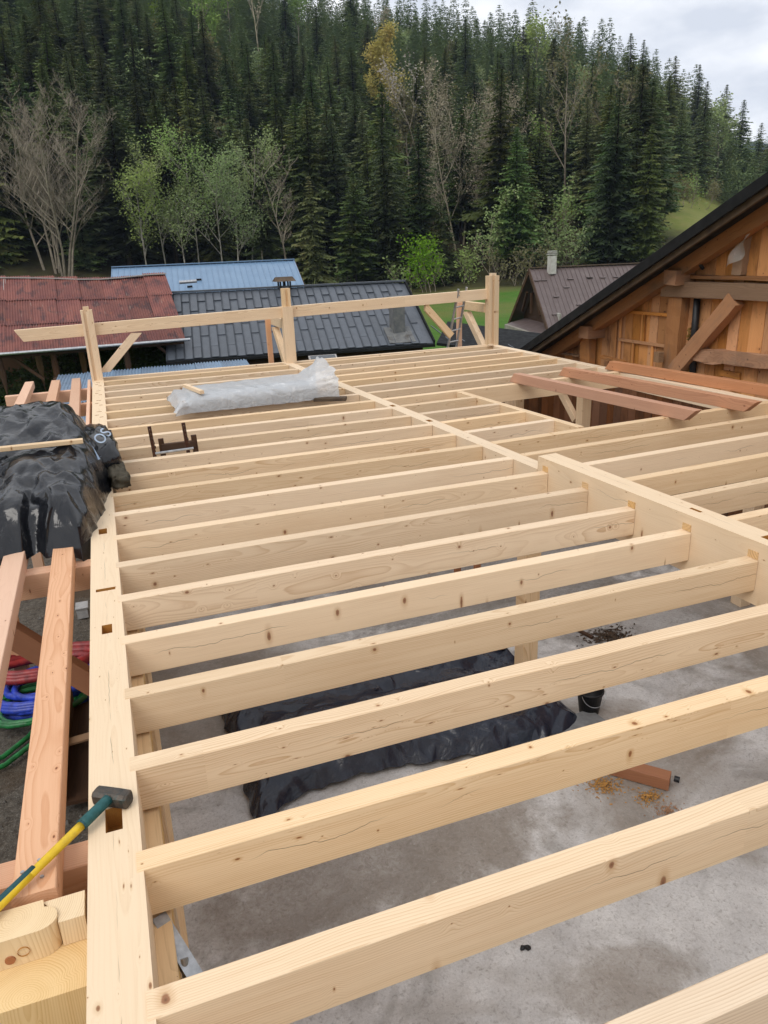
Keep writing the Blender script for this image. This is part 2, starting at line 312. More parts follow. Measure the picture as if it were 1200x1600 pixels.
# ---------------------------------------------------------------- mesh helpers
class MB:
    def __init__(s): s.v = []; s.f = []
    def add(s, v, f):
        o = len(s.v); s.v += [tuple(x) for x in v]; s.f += [tuple(i+o for i in q) for q in f]
    def box(s, c, d, rot=None):
        v = [Vector((sx*d[0]/2, sy*d[1]/2, sz*d[2]/2)) for sz in (-1, 1) for sy in (-1, 1) for sx in (-1, 1)]
        if rot: v = [rot @ q for q in v]
        s.add([q+Vector(c) for q in v], [(0, 2, 3, 1), (4, 5, 7, 6), (0, 1, 5, 4), (2, 6, 7, 3), (0, 4, 6, 2), (1, 3, 7, 5)]); return s
    def tube(s, pts, rad, n=6, cap=True, closed=False):
        pts = [Vector(p) for p in pts]; k = len(pts); rad = rad if hasattr(rad, '__len__') else [rad]*k; V = []; up = Vector((0, 0, 1))
        for i, p in enumerate(pts):
            a = pts[i-1] if (i or closed) else p; b = pts[(i+1) % k] if (i < k-1 or closed) else p
            t = (b-a).normalized(); x = t.cross(up)
            if x.length < .05: x = t.cross(Vector((0, 1, 0)))
            x.normalize(); y = x.cross(t)
            V += [p + (x*math.cos(2*math.pi*j/n)+y*math.sin(2*math.pi*j/n))*rad[i] for j in range(n)]
        F = []
        for i in range(k if closed else k-1):
            for j in range(n):
                a, b = i*n+j, i*n+(j+1) % n; i2 = (i+1) % k
                F.append((a, b, i2*n+(j+1) % n, i2*n+j))
        if cap and not closed: F += [tuple(range(n))[::-1], tuple((k-1)*n+j for j in range(n))]
        s.add(V, F); return s
    def lathe(s, prof, n=16, c=(0, 0, 0)):
        V = [(c[0]+r*math.cos(2*math.pi*j/n), c[1]+r*math.sin(2*math.pi*j/n), c[2]+z) for r, z in prof for j in range(n)]
        F = [(i*n+j, i*n+(j+1) % n, (i+1)*n+(j+1) % n, (i+1)*n+j) for i in range(len(prof)-1) for j in range(n)]
        s.add(V, F); return s
    def grid(s, fn, nu, nv, close=False):
        V = [fn(i/nu, j/nv) for i in range(nu+1) for j in range(nv+1)]
        F = [(i*(nv+1)+j, (i+1)*(nv+1)+j, (i+1)*(nv+1)+j+1, i*(nv+1)+j+1) for i in range(nu) for j in range(nv)]
        s.add(V, F); return s
    def mesh(s, name, mat, smooth=False):
        me = D.meshes.new(name); me.from_pydata(s.v, [], s.f); me.update()
        if mat: me.materials.append(M[mat] if isinstance(mat, str) else mat)
        if smooth:
            me.polygons.foreach_set('use_smooth', [True]*len(me.polygons))
        return me
    def build(s, name, mat, parent=None, loc=(0, 0, 0), smooth=False):
        return obj(name, s.mesh(name, mat, smooth), parent, loc)
def obj(name, me, parent=None, loc=(0, 0, 0)):
    o = D.objects.new(name, me); col.objects.link(o); o.location = loc
    if parent is not None: o.parent = parent
    return o
def tag(o, label=None, cat=None, group=None, kind=None):
    for k, v in (('label', label), ('category', cat), ('group', group), ('kind', kind)):
        if v: o[k] = v
    return o
def thing(name, loc, label, cat, group=None, rz=0.):
    o = D.objects.new(name, None); col.objects.link(o); o.location = loc; o.rotation_euler = (0, 0, rz); o.empty_display_size = .2
    return tag(o, label, cat, group)
def worldpos(p): return p.matrix_basis.translation if p is not None else Vector((0, 0, 0))

def bar_mesh(Ln, w, h, ch=.004, s0=0., s1=0., t0=0., t1=0., mat='spruce', name='timber', segs=1, wob=0., r=None, groove=None):
    """timber along +X, top at z 0, chamfered arrises; s = end cut slope per z, t = per y"""
    c = ch; prof = [(-w/2+c, 0), (w/2-c, 0), (w/2, -c), (w/2, -h+c), (w/2-c, -h), (-w/2+c, -h), (-w/2, -h+c), (-w/2, -c)]
    if groove:   # (centre y, width, depth) cut in the top face
        gy, gw, gd = groove
        prof = [(-w/2+c, 0), (gy-gw/2, 0), (gy-gw/2, -gd), (gy+gw/2, -gd), (gy+gw/2, 0)] + prof[1:]
    V = []; n = len(prof)
    for i in range(segs+1):
        u = i/segs
        for y, z in prof:
            x0 = s0*(z+h/2)+t0*y; x1 = Ln+s1*(z+h/2)+t1*y; dy = dz = 0
            if wob and r: dy = r.uniform(-wob, wob); dz = r.uniform(-wob, wob)
            V.append((x0+(x1-x0)*u, y+dy, z+dz))
    F = [(i*n+j, (i+1)*n+j, (i+1)*n+(j+1) % n, i*n+(j+1) % n) for i in range(segs) for j in range(n)]
    F += [tuple(range(n)), tuple(segs*n+j for j in range(n))[::-1]]
    b = MB(); b.add(V, F); return b.mesh(name, mat)
def place(o, p0, p1, up=(0, 0, 1)):
    p0 = Vector(p0); x = (Vector(p1)-p0).normalized(); z = Vector(up); y = z.cross(x).normalized(); z = x.cross(y)
    mt = Matrix((x, y, z)).transposed().to_4x4(); mt.translation = p0
    if o.parent is not None: mt = Matrix.Translation(-Vector(o.parent.location)) @ mt
    o.matrix_basis = mt; return o
def bar(name, parent, p0, p1, w, h, mat, up=(0, 0, 1), **k):
    Ln = (Vector(p1)-Vector(p0)).length
    o = obj(name, bar_mesh(Ln, w, h, mat=mat, name=name, **k), parent); return place(o, p0, p1, up)

def pocket_beam(Ln, w, h, pockets, mat, name, edge=None):
    """beam with rectangular mortises in its top; pockets = (x, y, lx, ly, depth)"""
    xs = sorted({0., Ln} | {p[0]+sgn*p[2]/2 for p in pockets for sgn in (-1, 1)}); ys = sorted({-w/2, w/2} | {p[1]+sgn*p[3]/2 for p in pockets for sgn in (-1, 1)})
    b = MB(); inner = []
    def quad(*q): b.add(q, [(0, 1, 2, 3)])
    for i in range(len(xs)-1):
        for j in range(len(ys)-1):
            x0, x1, y0, y1 = xs[i], xs[i+1], ys[j], ys[j+1]; cx, cy = (x0+x1)/2, (y0+y1)/2
            if not any(abs(cx-p[0]) < p[2]/2 and abs(cy-p[1]) < p[3]/2 for p in pockets): quad((x0, y0, 0), (x1, y0, 0), (x1, y1, 0), (x0, y1, 0))
    quad((0, -w/2, -h), (0, w/2, -h), (Ln, w/2, -h), (Ln, -w/2, -h))
    for y in (-w/2, w/2): quad((0, y, 0), (0, y, -h), (Ln, y, -h), (Ln, y, 0))
    for x in (0, Ln): quad((x, -w/2, 0), (x, w/2, 0), (x, w/2, -h), (x, -w/2, -h))
    n0 = len(b.f)
    for x, y, lx, ly, d in pockets:
        a = [(x-lx/2, y-ly/2), (x+lx/2, y-ly/2), (x+lx/2, y+ly/2), (x-lx/2, y+ly/2)]
        for k in range(4): (p, q) = (a[k], a[(k+1) % 4]); quad((*p, 0), (*q, 0), (*q, -d), (*p, -d))
        quad(*[(*p, -d) for p in a])
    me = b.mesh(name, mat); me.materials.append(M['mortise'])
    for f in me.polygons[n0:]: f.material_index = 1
    return me

# ---------------------------------------------------------------- terrain
def interp(t, x):
    for (a, b), (c, d) in zip(t, t[1:]):
        if a <= x <= c: return b+(d-b)*(x-a)/(c-a)
    return t[-1][1]
TAN = [(-180, .2), (-60, .25), (-30, .35), (-5, .36), (6, .335), (12, .30), (16, .272), (22, .262), (25, .245), (29, .235), (33, .225), (37.4, .187), (39.8, .160), (43.4, .108), (45, .075), (47, .05), (52, .03), (60, .03), (90, .03), (180, .2)]
BASE = [(-180, 2.), (-3, 2.2), (3, 1.2), (8, .6), (20, .2), (34, .9), (45, 2.), (180, 2.)]
DR = 265.
def height(x, y):
    d = math.hypot(x, y); az = math.degrees(math.atan2(x, y)); zb = interp(BASE, az); zr = interp(TAN, az)*DR + 5.1 - 12.5
    g = -.12
    if d < 42: return g
    if d < 84: t = (d-42)/42; return g+(zb-g)*t*t*(3-2*t)
    if d < DR: t = (d-84)/(DR-84); return zb+(zr-zb)*t + 2.2*math.sin(x*.055+1)*math.cos(y*.043)*min(1, t*5)*(1-t)
    return max(zr-(d-DR)*.22, -3.)
rad_ = [0, 4, 8, 13, 20, 30, 42]+list(range(47, 90, 5))+list(range(94, 300, 9))+[320, 360, 420, 520, 700, 1000, 1500, 2500, 4000]
NA = 240; b = MB(); V = [(0, 0, -.12)]; F = []
for i, d in enumerate(rad_[1:]):
    for j in range(NA):
        a = 2*math.pi*j/NA; x, y = d*math.sin(a), d*math.cos(a); V.append((x, y, height(x, y)))
for j in range(NA): F.append((0, 1+(j+1) % NA, 1+j))
for i in range(len(rad_)-2):
    for j in range(NA):
        a = 1+i*NA+j; b2 = 1+i*NA+(j+1) % NA; F.append((a, b2, b2+NA, a+NA))
b.add(V, F); tag(b.build('ground', 'ground', smooth=True), kind='structure')

# far hill across the valley
def hillfn(u, v):
    az = R(36+u*40); d = 1050+v*500; h = 128+22*math.sin(u*9+.5)+10*math.sin(u*31)+4*math.sin(u*97)
    z = h*math.sin(v*math.pi/2)**.9*(1-.0*v)-4
    return (d*math.sin(az), d*math.cos(az), z)
tag(MB().grid(hillfn, 160, 14).build('hills', 'hill', smooth=True), kind='structure')
# slab
tag(MB().box((0, 0, -.06), (9.0, 17.4, .12)).build('concrete_slab', 'concrete', loc=(4.2, 5.5, 0)), kind='structure')

# ---------------------------------------------------------------- timber floor frame
H = 3.0
frame = thing('timber_floor_frame', (4., 6., 0), 'floor frame of pale new spruce joists and beams over the concrete slab', 'floor frame')
def xc(y): return 3.896-.0666*(y-6.)           # left face of centre beam
JW, JH = .104, .225
def joist(x0, y0, x1, y1, z=H+.003, name='joist', w=JW, h=JH, **k):
    return bar(name, frame, (x0, y0-w/2, z+rng.uniform(0, .002)), (x1, y1-w/2, z+rng.uniform(0, .002)), w, h, 'spruce', **k)
for i in range(-2, 23):
    y = .6*i; joist(0., y, xc(y)+.002, y-.01)
# right bay: perpendicular to the centre beam
def ry(i, x): return .6*i+.03+.04*(x-4.1)
def xr(y): return 7.96+(13.33-y)*.060           # left face of right edge beam
def xt(y): return 5.05+(8.93-y)*.0925-.02       # left face of stair trimmer
for i in range(-1, 23):
    x0 = xc(.6*i)+.168+(.04 if i < 9 else 0)
    if 11 <= i <= 14: x1 = xt(.6*i)+.001
    else: x1 = xr(.6*i)+.03
    joist(x0, ry(i, x0), x1, ry(i, x1), name='joist', w=.11 if i in (10, 15) else JW, h=.26 if i in (10, 15) else JH)
joist(-.1, 13.70, 3.5, 13.58, h=.24, name='rim_joist'); joist(3.55, 13.57, 8.05, 13.55, h=.24, name='rim_joist')
# stair trimmer
bar('trimmer', frame, (xt(6.1)+.05, 6.14, H+.001), (xt(8.9)+.05, 8.93, H+.001), .1, JH, 'spruce')
# left edge beam with mortises: local x = along y
y0 = .15
pk = [(4.95-y0, -.005, .13, .065, .1), (3.745-y0, 0., .045, .125, .08), (3.14-y0, 0., .12, .06, .1), (1.42-y0, .0, .14, .065, .1)]
yy = 8.9
while yy < 13.2:
    pk += [(yy-y0, .03, .035, .05, .06), (yy+.17-y0, -.03, .035, .05, .06), (yy+.42-y0, .0, .03, .07, .05)]; yy += .95
pk = [(x, -y, lx, ly, d) for x, y, lx, ly, d in pk]
ob = obj('edge_beam', pocket_beam(13.55-y0, .195, .24, pk, 'spruce_beam', 'edge_beam'), frame); place(ob, (-.074, y0, H), (-.085, 13.55, H))
bar('edge_beam', frame, (-.074, -1.6, H-.001), (-.074, y0, H-.001), .195, .24, 'spruce_beam')
bar('wall_plate', frame, (.012, -1.5, H-.242), (.0, 13.4, H-.242), .16, .05, 'glulam')
bar('wall_plate', frame, (.02, -1.5, H-.295), (.008, 13.4, H-.295), .15, .12, 'glulam')
# wall studs under the left beam
for k in range(11):
    y = .35+k*1.2; bar('stud', frame, (-.01, y, .12), (-.01, y, H-.416), .12, .1, 'spruce', up=(0, -1, 0))
bar('sole_plate', frame, (-.0, -1.5, .12), (-.0, 13.4, .12), .15, .118, 'spruce')
# centre beam: flush far part, raised near part with housings over the joists
p0 = (xc(4.88)+.085, 4.88); p1 = (xc(13.5)+.085, 13.5); Lc = math.hypot(p1[0]-p0[0], p1[1]-p0[1])
pk = [(8.47-4.88, 0, .12, .06, .1), (7.35-4.88, 0, .12, .06, .1), (11.3-4.88, 0, .12, .06, .1)]
ob = obj('centre_beam', pocket_beam(Lc, .17, .26, pk, 'spruce_beam', 'centre_beam'), frame); place(ob, (*p0, H), (*p1, H))
zt = H+.135
p0 = (xc(-1.2)+.105, -1.2); p1 = (xc(4.87)+.105, 4.87); Lc = math.hypot(p1[0]-p0[0], p1[1]-p0[1])
ob = obj('raised_centre_beam', pocket_beam(Lc, .21, .46, [(2.32+1.2, -.02, .13, .07, .1), (3.0+1.2, -.02, .11, .03, .06)], 'spruce_beam', 'raised_centre_beam'), frame); place(ob, (*p0, zt), (*p1, zt))
for i in range(-1, 9):     # open top of each joist housing, a thin recessed pocket face
    y = .6*i-JW/2; x = xc(y)
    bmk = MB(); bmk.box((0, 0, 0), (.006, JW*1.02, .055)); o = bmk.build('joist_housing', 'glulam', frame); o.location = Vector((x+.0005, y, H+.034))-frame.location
# right edge beam and header over the opening
bar('edge_beam', frame, (xr(6.)+.10, -1., H-.001), (xr(13.55)+.10, 13.5, H-.001), .16, .25, 'spruce_beam')
# posts below
for (x, y) in ((4.13, 5.23), (3.62, 11.), (4.4, .4), (8.13, 10.08), (8.05, 12.3), (8.3, 6.2), (8.5, 3.)):
    bar('post', frame, (x-.095, y, .004), (x-.095, y, H-.255), .19, .19, 'spruce', up=(-1, 0, 0))
bar('post', frame, (7.45, 11.7, .004), (7.45, 11.7, H-.228), .15, .15, 'spruce', up=(-1, 0, 0))
bar('brace', frame, (8.09, 10.2, 2.0), (8.05, 11.0, H-.26), .1, .12, 'spruce')

gw_ = thing('ground_floor_wall', (4., 13.6, 0), 'dark board wall closing the ground floor under the far edge of the deck', 'wall')
for k in range(43):
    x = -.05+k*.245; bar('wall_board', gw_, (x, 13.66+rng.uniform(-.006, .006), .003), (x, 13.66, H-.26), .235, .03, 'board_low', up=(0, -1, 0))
for k in range(23):
    y = -1.3+k*.625; bar('sheathing_board', frame, (-.105, y, .13), (-.105, y, H-.30), .615, .02, 'glulam', up=(-1, 0, 0))

# ---------------------------------------------------------------- post and purlin frame at the far edge
pf = thing('purlin_frame', (3.5, 13.5, H), 'upright pale posts carrying a long purlin at the far edge of the deck', 'purlin frame')
PY = 13.46
def post_with_tenon(x, ztop, tl, groove=None, wd=.2):
    o = bar('post', pf, (x, PY-.1, H-.2), (x, PY-.1, ztop), wd, .2, 'spruce', up=(0, -1, 0), groove=groove)
    Ln = ztop-(H-.2)
    t = obj('tenon', bar_mesh(tl, wd*(.8 if tl > .2 else .5), .13 if tl > .2 else .1, mat='spruce', name='tenon', groove=(.0, .045, .03) if tl > .2 else None), o); t.location = (Ln, 0, -.03)
    return o
post_with_tenon(-.09, 4.24, .06, (.035, .05, .035))
post_with_tenon(3.55, 4.08, .34, None, .2)
post_with_tenon(8.04, 4.44, .05, (.03, .06, .035), .23)
bar('purlin', pf, (-1.26, PY+.05, 3.975), (8.1, PY+.05, 4.175), .11, .21, 'spruce', s0=-.55, s1=0.)
bar('brace', pf, (.66, PY+.05, 3.83), (.0, PY+.05, 3.17), .09, .14, 'spruce', s0=.9, s1=1.)
bar('brace', pf, (6.55, PY+.06, 3.95), (7.15, PY+.06, 3.30), .09, .14, 'spruce', s0=-.9)
for x, z in ((3.53, 3.83), (7.98, 3.86)):
    bar('outrigger', pf, (x, PY+.10, z), (x, PY+1.3, z), .14, .18, 'spruce')
    bar('outrigger_brace', pf, (x+.0, PY+1.05, z-.17), (x+.0, PY+.1, z-.98), .12, .15, 'spruce', s0=1., s1=1.)
    bar('outrigger_tie', pf, (x-.12, PY+1.2, z-.02), (x-.12, PY+1.2, H-.3), .1, .1, 'douglas', up=(0, -1, 0))
bar('post_wedge', pf, (7.83, PY-.22, H+.04), (7.96, PY-.2, H+.04), .06, .04, 'spruce')

# ---------------------------------------------------------------- balcony frame on the left
bf = thing('balcony_frame', (-.8, 7., 0), 'reddish balcony frame of long joists on cross beams left of the deck', 'balcony frame')
for (xa, xb, ya, yb) in ((-.355, -.40, 1.14, 7.2), (-.40, -.475, 7.21, 13.95), (-.70, -.76, 1.2, 7.0), (-.76, -.83, 7.01, 13.95), (-1.16, -1.22, 1.2, 6.8), (-1.22, -1.29, 6.81, 14.05)):
    bar('joist', bf, (xa, ya, H), (xb, yb, H-.01), .15, .12, 'douglas')
for y in (1.42, 4.62, 8.3, 11.8, 13.3):
    bar('cross_beam', bf, (-1.65, y, H-.122), (-.175, y, H-.122), .14, .2, 'douglas')
    bar('post', bf, (-1.5, y, -.1), (-1.5, y, H-.324), .16, .16, 'douglas', up=(0, -1, 0))
bar('rim_board', bf, (-.245, 8.0, H-.05), (-.25, 13.9, H-.05), .05, .2, 'douglas')
bar('brace', bf, (-1.0, 4.62, 2.68), (-.18, 4.62, 1.75), .13, .17, 'douglas_dark')
for x, y in ((-.37, 1.22), (-.33, 1.21), (-.345, 1.30), (-.40, 1.26)):
    o = MB().lathe([(0, .004), (.007, .004), (.008, 0)], 8).build('screw_head', 'galv', bf); o.location = Vector((x, y, H+.001))-bf.location
# wooden trough and hidden strut on the ground below
tr = thing('plank_trough', (-.75, 6.2, -.1), 'dark trough of old planks on the gravel under the balcony', 'trough')
for dx, dz, w_, h_ in ((-.2, .36, .04, .36), (.2, .36, .04, .36), (0, .05, .36, .04)):
    bar('plank', tr, (-.75+dx, 5.5, dz), (-.66+dx, 7.3, dz), w_, h_, 'darkwood')
bar('plank', tr, (-.94, 6.3, .22), (-.5, 6.35, .22), .12, .03, 'greylog')

# notched post top in the foreground
npst = thing('notched_post', (-.42, .95, -.1), 'notched post head with end grain and dowel hole at the near left corner', 'post')
def prism(poly, z0, z1, n=None):
    k = len(poly); b = MB(); b.add([(x, y, z0) for x, y in poly]+[(x, y, z1) for x, y in poly],
        [tuple(range(k))[::-1], tuple(range(k, 2*k))]+[(i, (i+1) % k, k+(i+1) % k, k+i) for i in range(k)]); return b
def endwood(b, name, parent, org):   # vertical timber: local X must run up the post
    V = [(z, x, y) for x, y, z in b.v]; b.v = V
    o = b.build(name, 'endgrain', parent); o.matrix_basis = Matrix.Translation(Vector(org)-parent.location) @ Matrix(((0, 1, 0, 0), (0, 0, 1, 0), (1, 0, 0, 0), (0, 0, 0, 1))); return o
endwood(prism([(-.5, -.15), (.238, -.16), (.238, .145), (-.5, .145)], -2.98, -.12), 'shaft', npst, (-.42, .955, H))
arc = [(.095+.055*math.cos(a), .06+.05*math.sin(a)) for a in [R(-80+20*k) for k in range(9)]]
endwood(prism([(-.5, .005), (.09, .008)]+arc+[(.1, .143), (-.5, .143)], -.119, 0.), 'tongue', npst, (-.42, .955, H))
endwood(prism([(.152, .03), (.236, .03), (.236, .144), (.095, .1435), (.149, .075)], -.118, -.012), 'cheek', npst, (-.42, .955, H))
o = MB().lathe([(.019, 0), (.019, -.05), (0, -.05)], 18).build('dowel_hole', 'mortise', npst)
o.location = Vector((-.385, .9575, H-.065))-npst.location; o.rotation_euler = (R(90), 0, 0)
o = MB().lathe([(0, .001), (.016, .001), (.017, -.004)], 16).build('knot', 'douglas_dark', npst)
o.location = Vector((-.43, .9585, H-.085))-npst.location; o.rotation_euler = (R(90), 0, 0)

# ---------------------------------------------------------------- loose red rafters over the stair opening
for (a, b_, zz, lab) in (((6.16, 9.16), (6.62, 5.72), .0, 'loose reddish rafter over the stair opening, the one nearest the deck centre'),
                     ((7.12, 9.24), (7.56, 5.74), .0, 'middle one of three loose reddish rafters over the stair opening'),
                     ((8.10, 9.36), (8.62, 5.3), .0, 'loose reddish rafter over the stair opening closest to the chalet wall')):
    o = bar('loose_rafter', None, (*a, H+.155), (*b_, H+.155), .12, .145, 'douglas_mid', s0=.75, s1=1.1)
    tag(o, lab, 'rafter', 'loose rafters over the stair opening')

# ---------------------------------------------------------------- sledgehammer
hm = thing('sledgehammer', (-.07, 1.48, H), 'sledgehammer with yellow and teal handle lying on the left beam', 'hammer')
def smooth_block(L_, w_, h_, ch):
    b = MB(); ring = []
    for u, s_ in ((-.5, .78), (-.44, .98), (-.2, 1.), (.2, 1.), (.44, .98), (.5, .78)):
        ring.append([(u*L_, y*s_, z*s_) for y, z in ((-w_/2+ch, h_/2), (w_/2-ch, h_/2), (w_/2, h_/2-ch), (w_/2, -h_/2+ch), (w_/2-ch, -h_/2), (-w_/2+ch, -h_/2), (-w_/2, -h_/2+ch), (-w_/2, h_/2-ch))])
    V = [p for r_ in ring for p in r_]; F = [(i*8+j, (i+1)*8+j, (i+1)*8+(j+1) % 8, i*8+(j+1) % 8) for i in range(5) for j in range(8)]+[tuple(range(8)), tuple(40+j for j in range(8))[::-1]]
    b.add(V, F); return b
hd = smooth_block(.155, .068, .068, .014).build('head', 'iron', hm); hd.location = (-.003, .03, .036); hd.rotation_euler = (0, 0, R(-33))
hdir = Vector((-.42, -.445, 0)).normalized(); hs_ = Vector((-.095, 1.475, H+.052))
def hseg(a, b_, ra, rb, name, mat, squash=1.):
    pts = [hs_+hdir*(a+(b_-a)*k/6)+Vector((0, 0, -.006*(a+(b_-a)*k/6)/.1*.6)) for k in range(7)]
    mb = MB().tube(pts, [ra+(rb-ra)*k/6 for k in range(7)], 12); o = mb.build(name, mat, hm, smooth=True); o.location = -hm.location; return o
hseg(-.01, .135, .0225, .0235, 'collar', 'teal'); hseg(.134, .40, .0185, .0165, 'shaft', 'yellow'); hseg(.39, .78, .0168, .020, 'grip', 'yellow'); hseg(.365, .80, .0160, .0205, 'grip_cover', 'tealgrip').location = -hm.location+Vector((-.004, .004, .0045))
hseg(.133, .139, .0242, .0242, 'collar_lip', 'tealgrip')

# ---------------------------------------------------------------- draped things
def vnoise(x, y, s=0):
    return (math.sin(x*2.1+s)+math.sin(y*2.7+s*1.7+x*.8)+math.sin((x+y)*4.3+s*.6)*.6+math.sin((x-y*1.3)*7.1+s)*.35+math.sin(x*11+y*5+s*2)*.22)/3.2
from mathutils import noise as mnoise
def fold(x, y, s, k=3.):
    a = mnoise.noise(Vector((x*k, y*k, s))); b_ = mnoise.noise(Vector((x*k*2.3+5, y*k*2.3, s+9))); c_ = mnoise.noise(Vector((x*k*5.1, y*k*5.1+3, s+4)))
    return (1-abs(a)*2.2)*.6+(1-abs(b_)*2.2)*.28+(1-abs(c_)*2)*.12
# black wrapped bundle on the balcony
bb = thing('wrapped_bundle', (-.8, 6., H), 'big bundle wrapped in glossy black plastic on the reddish balcony joists', 'bundle')
def bbfn(u, v):
    # u across x, v along y from the near hem to the back
    x = -2.0+2.1*u; y = 4.75+3.45*v
    ex = min(1, (1-u)/.14); ey = 1.
    if v < .07: ey = v/.07
    if v > .82: ey = max(0, (1-v)/.18)
    dome = math.exp(-((v-.66)/.19)**2)
    prof = .20+.22*min(1, v/.35)+.22*dome-.16*(1-dome)*(v > .66)
    top = prof*(max(0, ex)**.45)*(max(0, ey)**.5)
    drape = max(0, 1-v/.5)                                     # hanging folds in the front half run downhill
    r1 = 1-abs(mnoise.noise(Vector((x*3.6+.6*y, y*.6, 3.))))*2.6; r2 = 1-abs(mnoise.noise(Vector((x*8+1.8*y, y*1.9-x, 8.))))*2.4
    back = 1-abs(mnoise.noise(Vector((x*1.3+y*.5, y*1.2-x*.8, 5.))))*2.0; f2 = fold(x, y, 4., 2.6)
    z = top+min(1, top*6)*(drape*(.075*r1+.034*r2)+(1-drape)*(.05*back+.02*f2)+.02*(1-abs(mnoise.noise(Vector((x*3.1-y*2.2, y*3.4+x, 2.))))*3.)+.010*fold(x, y, 9., 4.))
    z -= .10*(1-min(1, ey))**2+.10*(1-min(1, max(0, ex)))**2
    x -= (1-v)**2*.30*u+.17*u*min(1, max(0, (v-.45)/.2))
    y -= .10*r1*drape*(1-v)
    return (x+.8+.03*r2*drape+.03*fold(y, x, 5., 2.), y-6.+.03*fold(x, y, 1., 2.), z+.03)
def crumple(fn, nu, nv, j, seed):
    r_ = random.Random(seed); b_ = MB().grid(fn, nu, nv); b_.v = [(x+r_.gauss(0, j), y+r_.gauss(0, j), z+r_.gauss(0, j*.8)) for x, y, z in b_.v]
    b_.f = [t for q in b_.f for t in (((q[0], q[1], q[2]), (q[0], q[2], q[3])) if r_.random() < .5 else ((q[0], q[1], q[3]), (q[1], q[2], q[3])))]; return b_
def creased(o):
    m_ = o.modifiers.new('soft_creases', 'SUBSURF'); m_.levels = m_.render_levels = 2; e_ = o.data.attributes.new('crease_edge', 'FLOAT', 'EDGE')
    r_ = random.Random(2); e_.data.foreach_set('value', [r_.choice((0., 0., .6, .9)) for _ in o.data.edges]); return o
bb_sheet = creased(crumple(bbfn, 27, 31, .018, 5).build('plastic_sheet', 'blackplastic', bb, smooth=True))
def tape_strip(pts, w_, name='tape', par=bb, mat='tape'):
    b = MB()
    for p, q in zip(pts, pts[1:]):
        p, q = Vector(p), Vector(q); t = (q-p).cross(Vector((0, -.5, 1))).normalized()*w_/2
        b.add([p-t, p+t, q+t, q-t], [(0, 1, 2, 3)])
    o = b.build(name, mat, par); o.location = -par.location; return o
# bag in black film with pale lettering, sacking beside it
bag = thing('black_bag', (-.06, 6.9, H), 'black bag with pale lettering tucked against the wrapped bundle on the left beam', 'bag')
def blob(rx, ry_, rz_, amp, seed, nu=28, nv=18, flat=.35):
    def fn(u, v):
        a = u*2*math.pi; e_ = (v-.5)*math.pi; n_ = 1+amp*fold(math.cos(a)*math.cos(e_), math.sin(a)+math.sin(e_), seed, 1.6)
        sx = math.copysign(abs(math.cos(a))**.6, math.cos(a)); sy = math.copysign(abs(math.sin(a))**.6, math.sin(a)); ce = abs(math.cos(e_))**.7; se = math.copysign(abs(math.sin(e_))**.7, math.sin(e_))
        return (rx*sx*ce*n_, ry_*sy*ce*n_, rz_*se*n_+rz_)
    return MB().grid(fn, nu, nv)
o = blob(.17, .55, .19, .25, 2.).build('film', 'blackplastic', bag, smooth=True); o.rotation_euler = (0, 0, R(6)); o.location = (-.02, .15, 0)
tcu = D.curves.new('lettering', 'FONT'); tcu.body = 'OS'; tcu.size = .16; tcu.align_x = 'CENTER'; tcu.align_y = 'CENTER'; tcu.extrude = .002; tcu.materials.append(M['lettering'])
tmp = D.objects.new('lettering_source', tcu); col.objects.link(tmp); bpy.context.view_layer.update()
tme = D.meshes.new_from_object(tmp.evaluated_get(bpy.context.evaluated_depsgraph_get())); D.objects.remove(tmp); tme.name = 'lettering'
if not tme.materials: tme.materials.append(M['lettering'])
o = obj('lettering', tme, bag); nrm = Vector((.30, -.62, .72)).normalized(); xx = Vector((.52, .55, .40)); xx = (xx-nrm*xx.dot(nrm)).normalized()
mt = Matrix((xx, nrm.cross(xx), nrm)).transposed().to_4x4(); mt.translation = Vector((.045, -.27, .395))+nrm*.045; o.matrix_basis = mt
tape_strip([(-.30, 6.62, H+.50), (-.20, 6.45, H+.475), (-.12, 6.30, H+.40), (-.07, 6.18, H+.30)], .05); tape_strip([(-.17, 6.08, H+.40), (-.05, 6.32, H+.30)], .04)
sk = blob(.085, .36, .075, .35, 6.).build('sacking_bag', 'greymix', None, (.075, 6.45, H-.0), True); sk.rotation_euler = (0, 0, R(6))
tag(sk, 'crumpled grey brown sack hanging at the right edge of the black bundle', 'sack')
bt = bar('batten', None, (-1.75, 5.9, H+.60), (-.16, 5.98, H+.565), .07, .04, 'spruce'); tag(bt, 'wooden batten lying across the black wrapped bundle', 'batten')

# clear film bundle on the deck
wb = thing('film_wrapped_stack', (2.1, 9.8, H), 'stack of boards wrapped in clear plastic film on the deck', 'wrapped stack')
for k in range(4):
    bar('board', wb, (1.15, 9.52+k*.215, H+.17), (3.0, 9.52+k*.215, H+.18), .2, .14, 'soffit')
def wbfn(u, v):
    x = .88+2.36*u; a = v*math.pi*1.0
    yy_ = -math.cos(a); zz_ = math.sin(a)
    yy_ = math.copysign(abs(yy_)**.45, yy_); zz_ = zz_**.45
    end = min(1, u/.06+.35)
    base = .235+.05*u
    hh = base*(1+.6*max(0, (u-.86)/.14)*(1.2+.6*fold(x, v, 3., 4.))*(.4+.6*v))
    if u < .1: hh *= .85
    f_ = .013*(1-abs(mnoise.noise(Vector((x*4.+v*3., v*2.2, 7.))))*2.)+.007*fold(x*1.3, v*2., 7., 4.)
    flare = .12*max(0, (.08-u)/.08)+.1*max(0, (u-.93)/.07)
    return (x-2.1+.06*fold(v*3, x, 2., 2.), (.52+flare+f_)*yy_*(1 if yy_ < 0 else 1.0)+.05+.02*u, hh*zz_*end+f_*.8+.012)
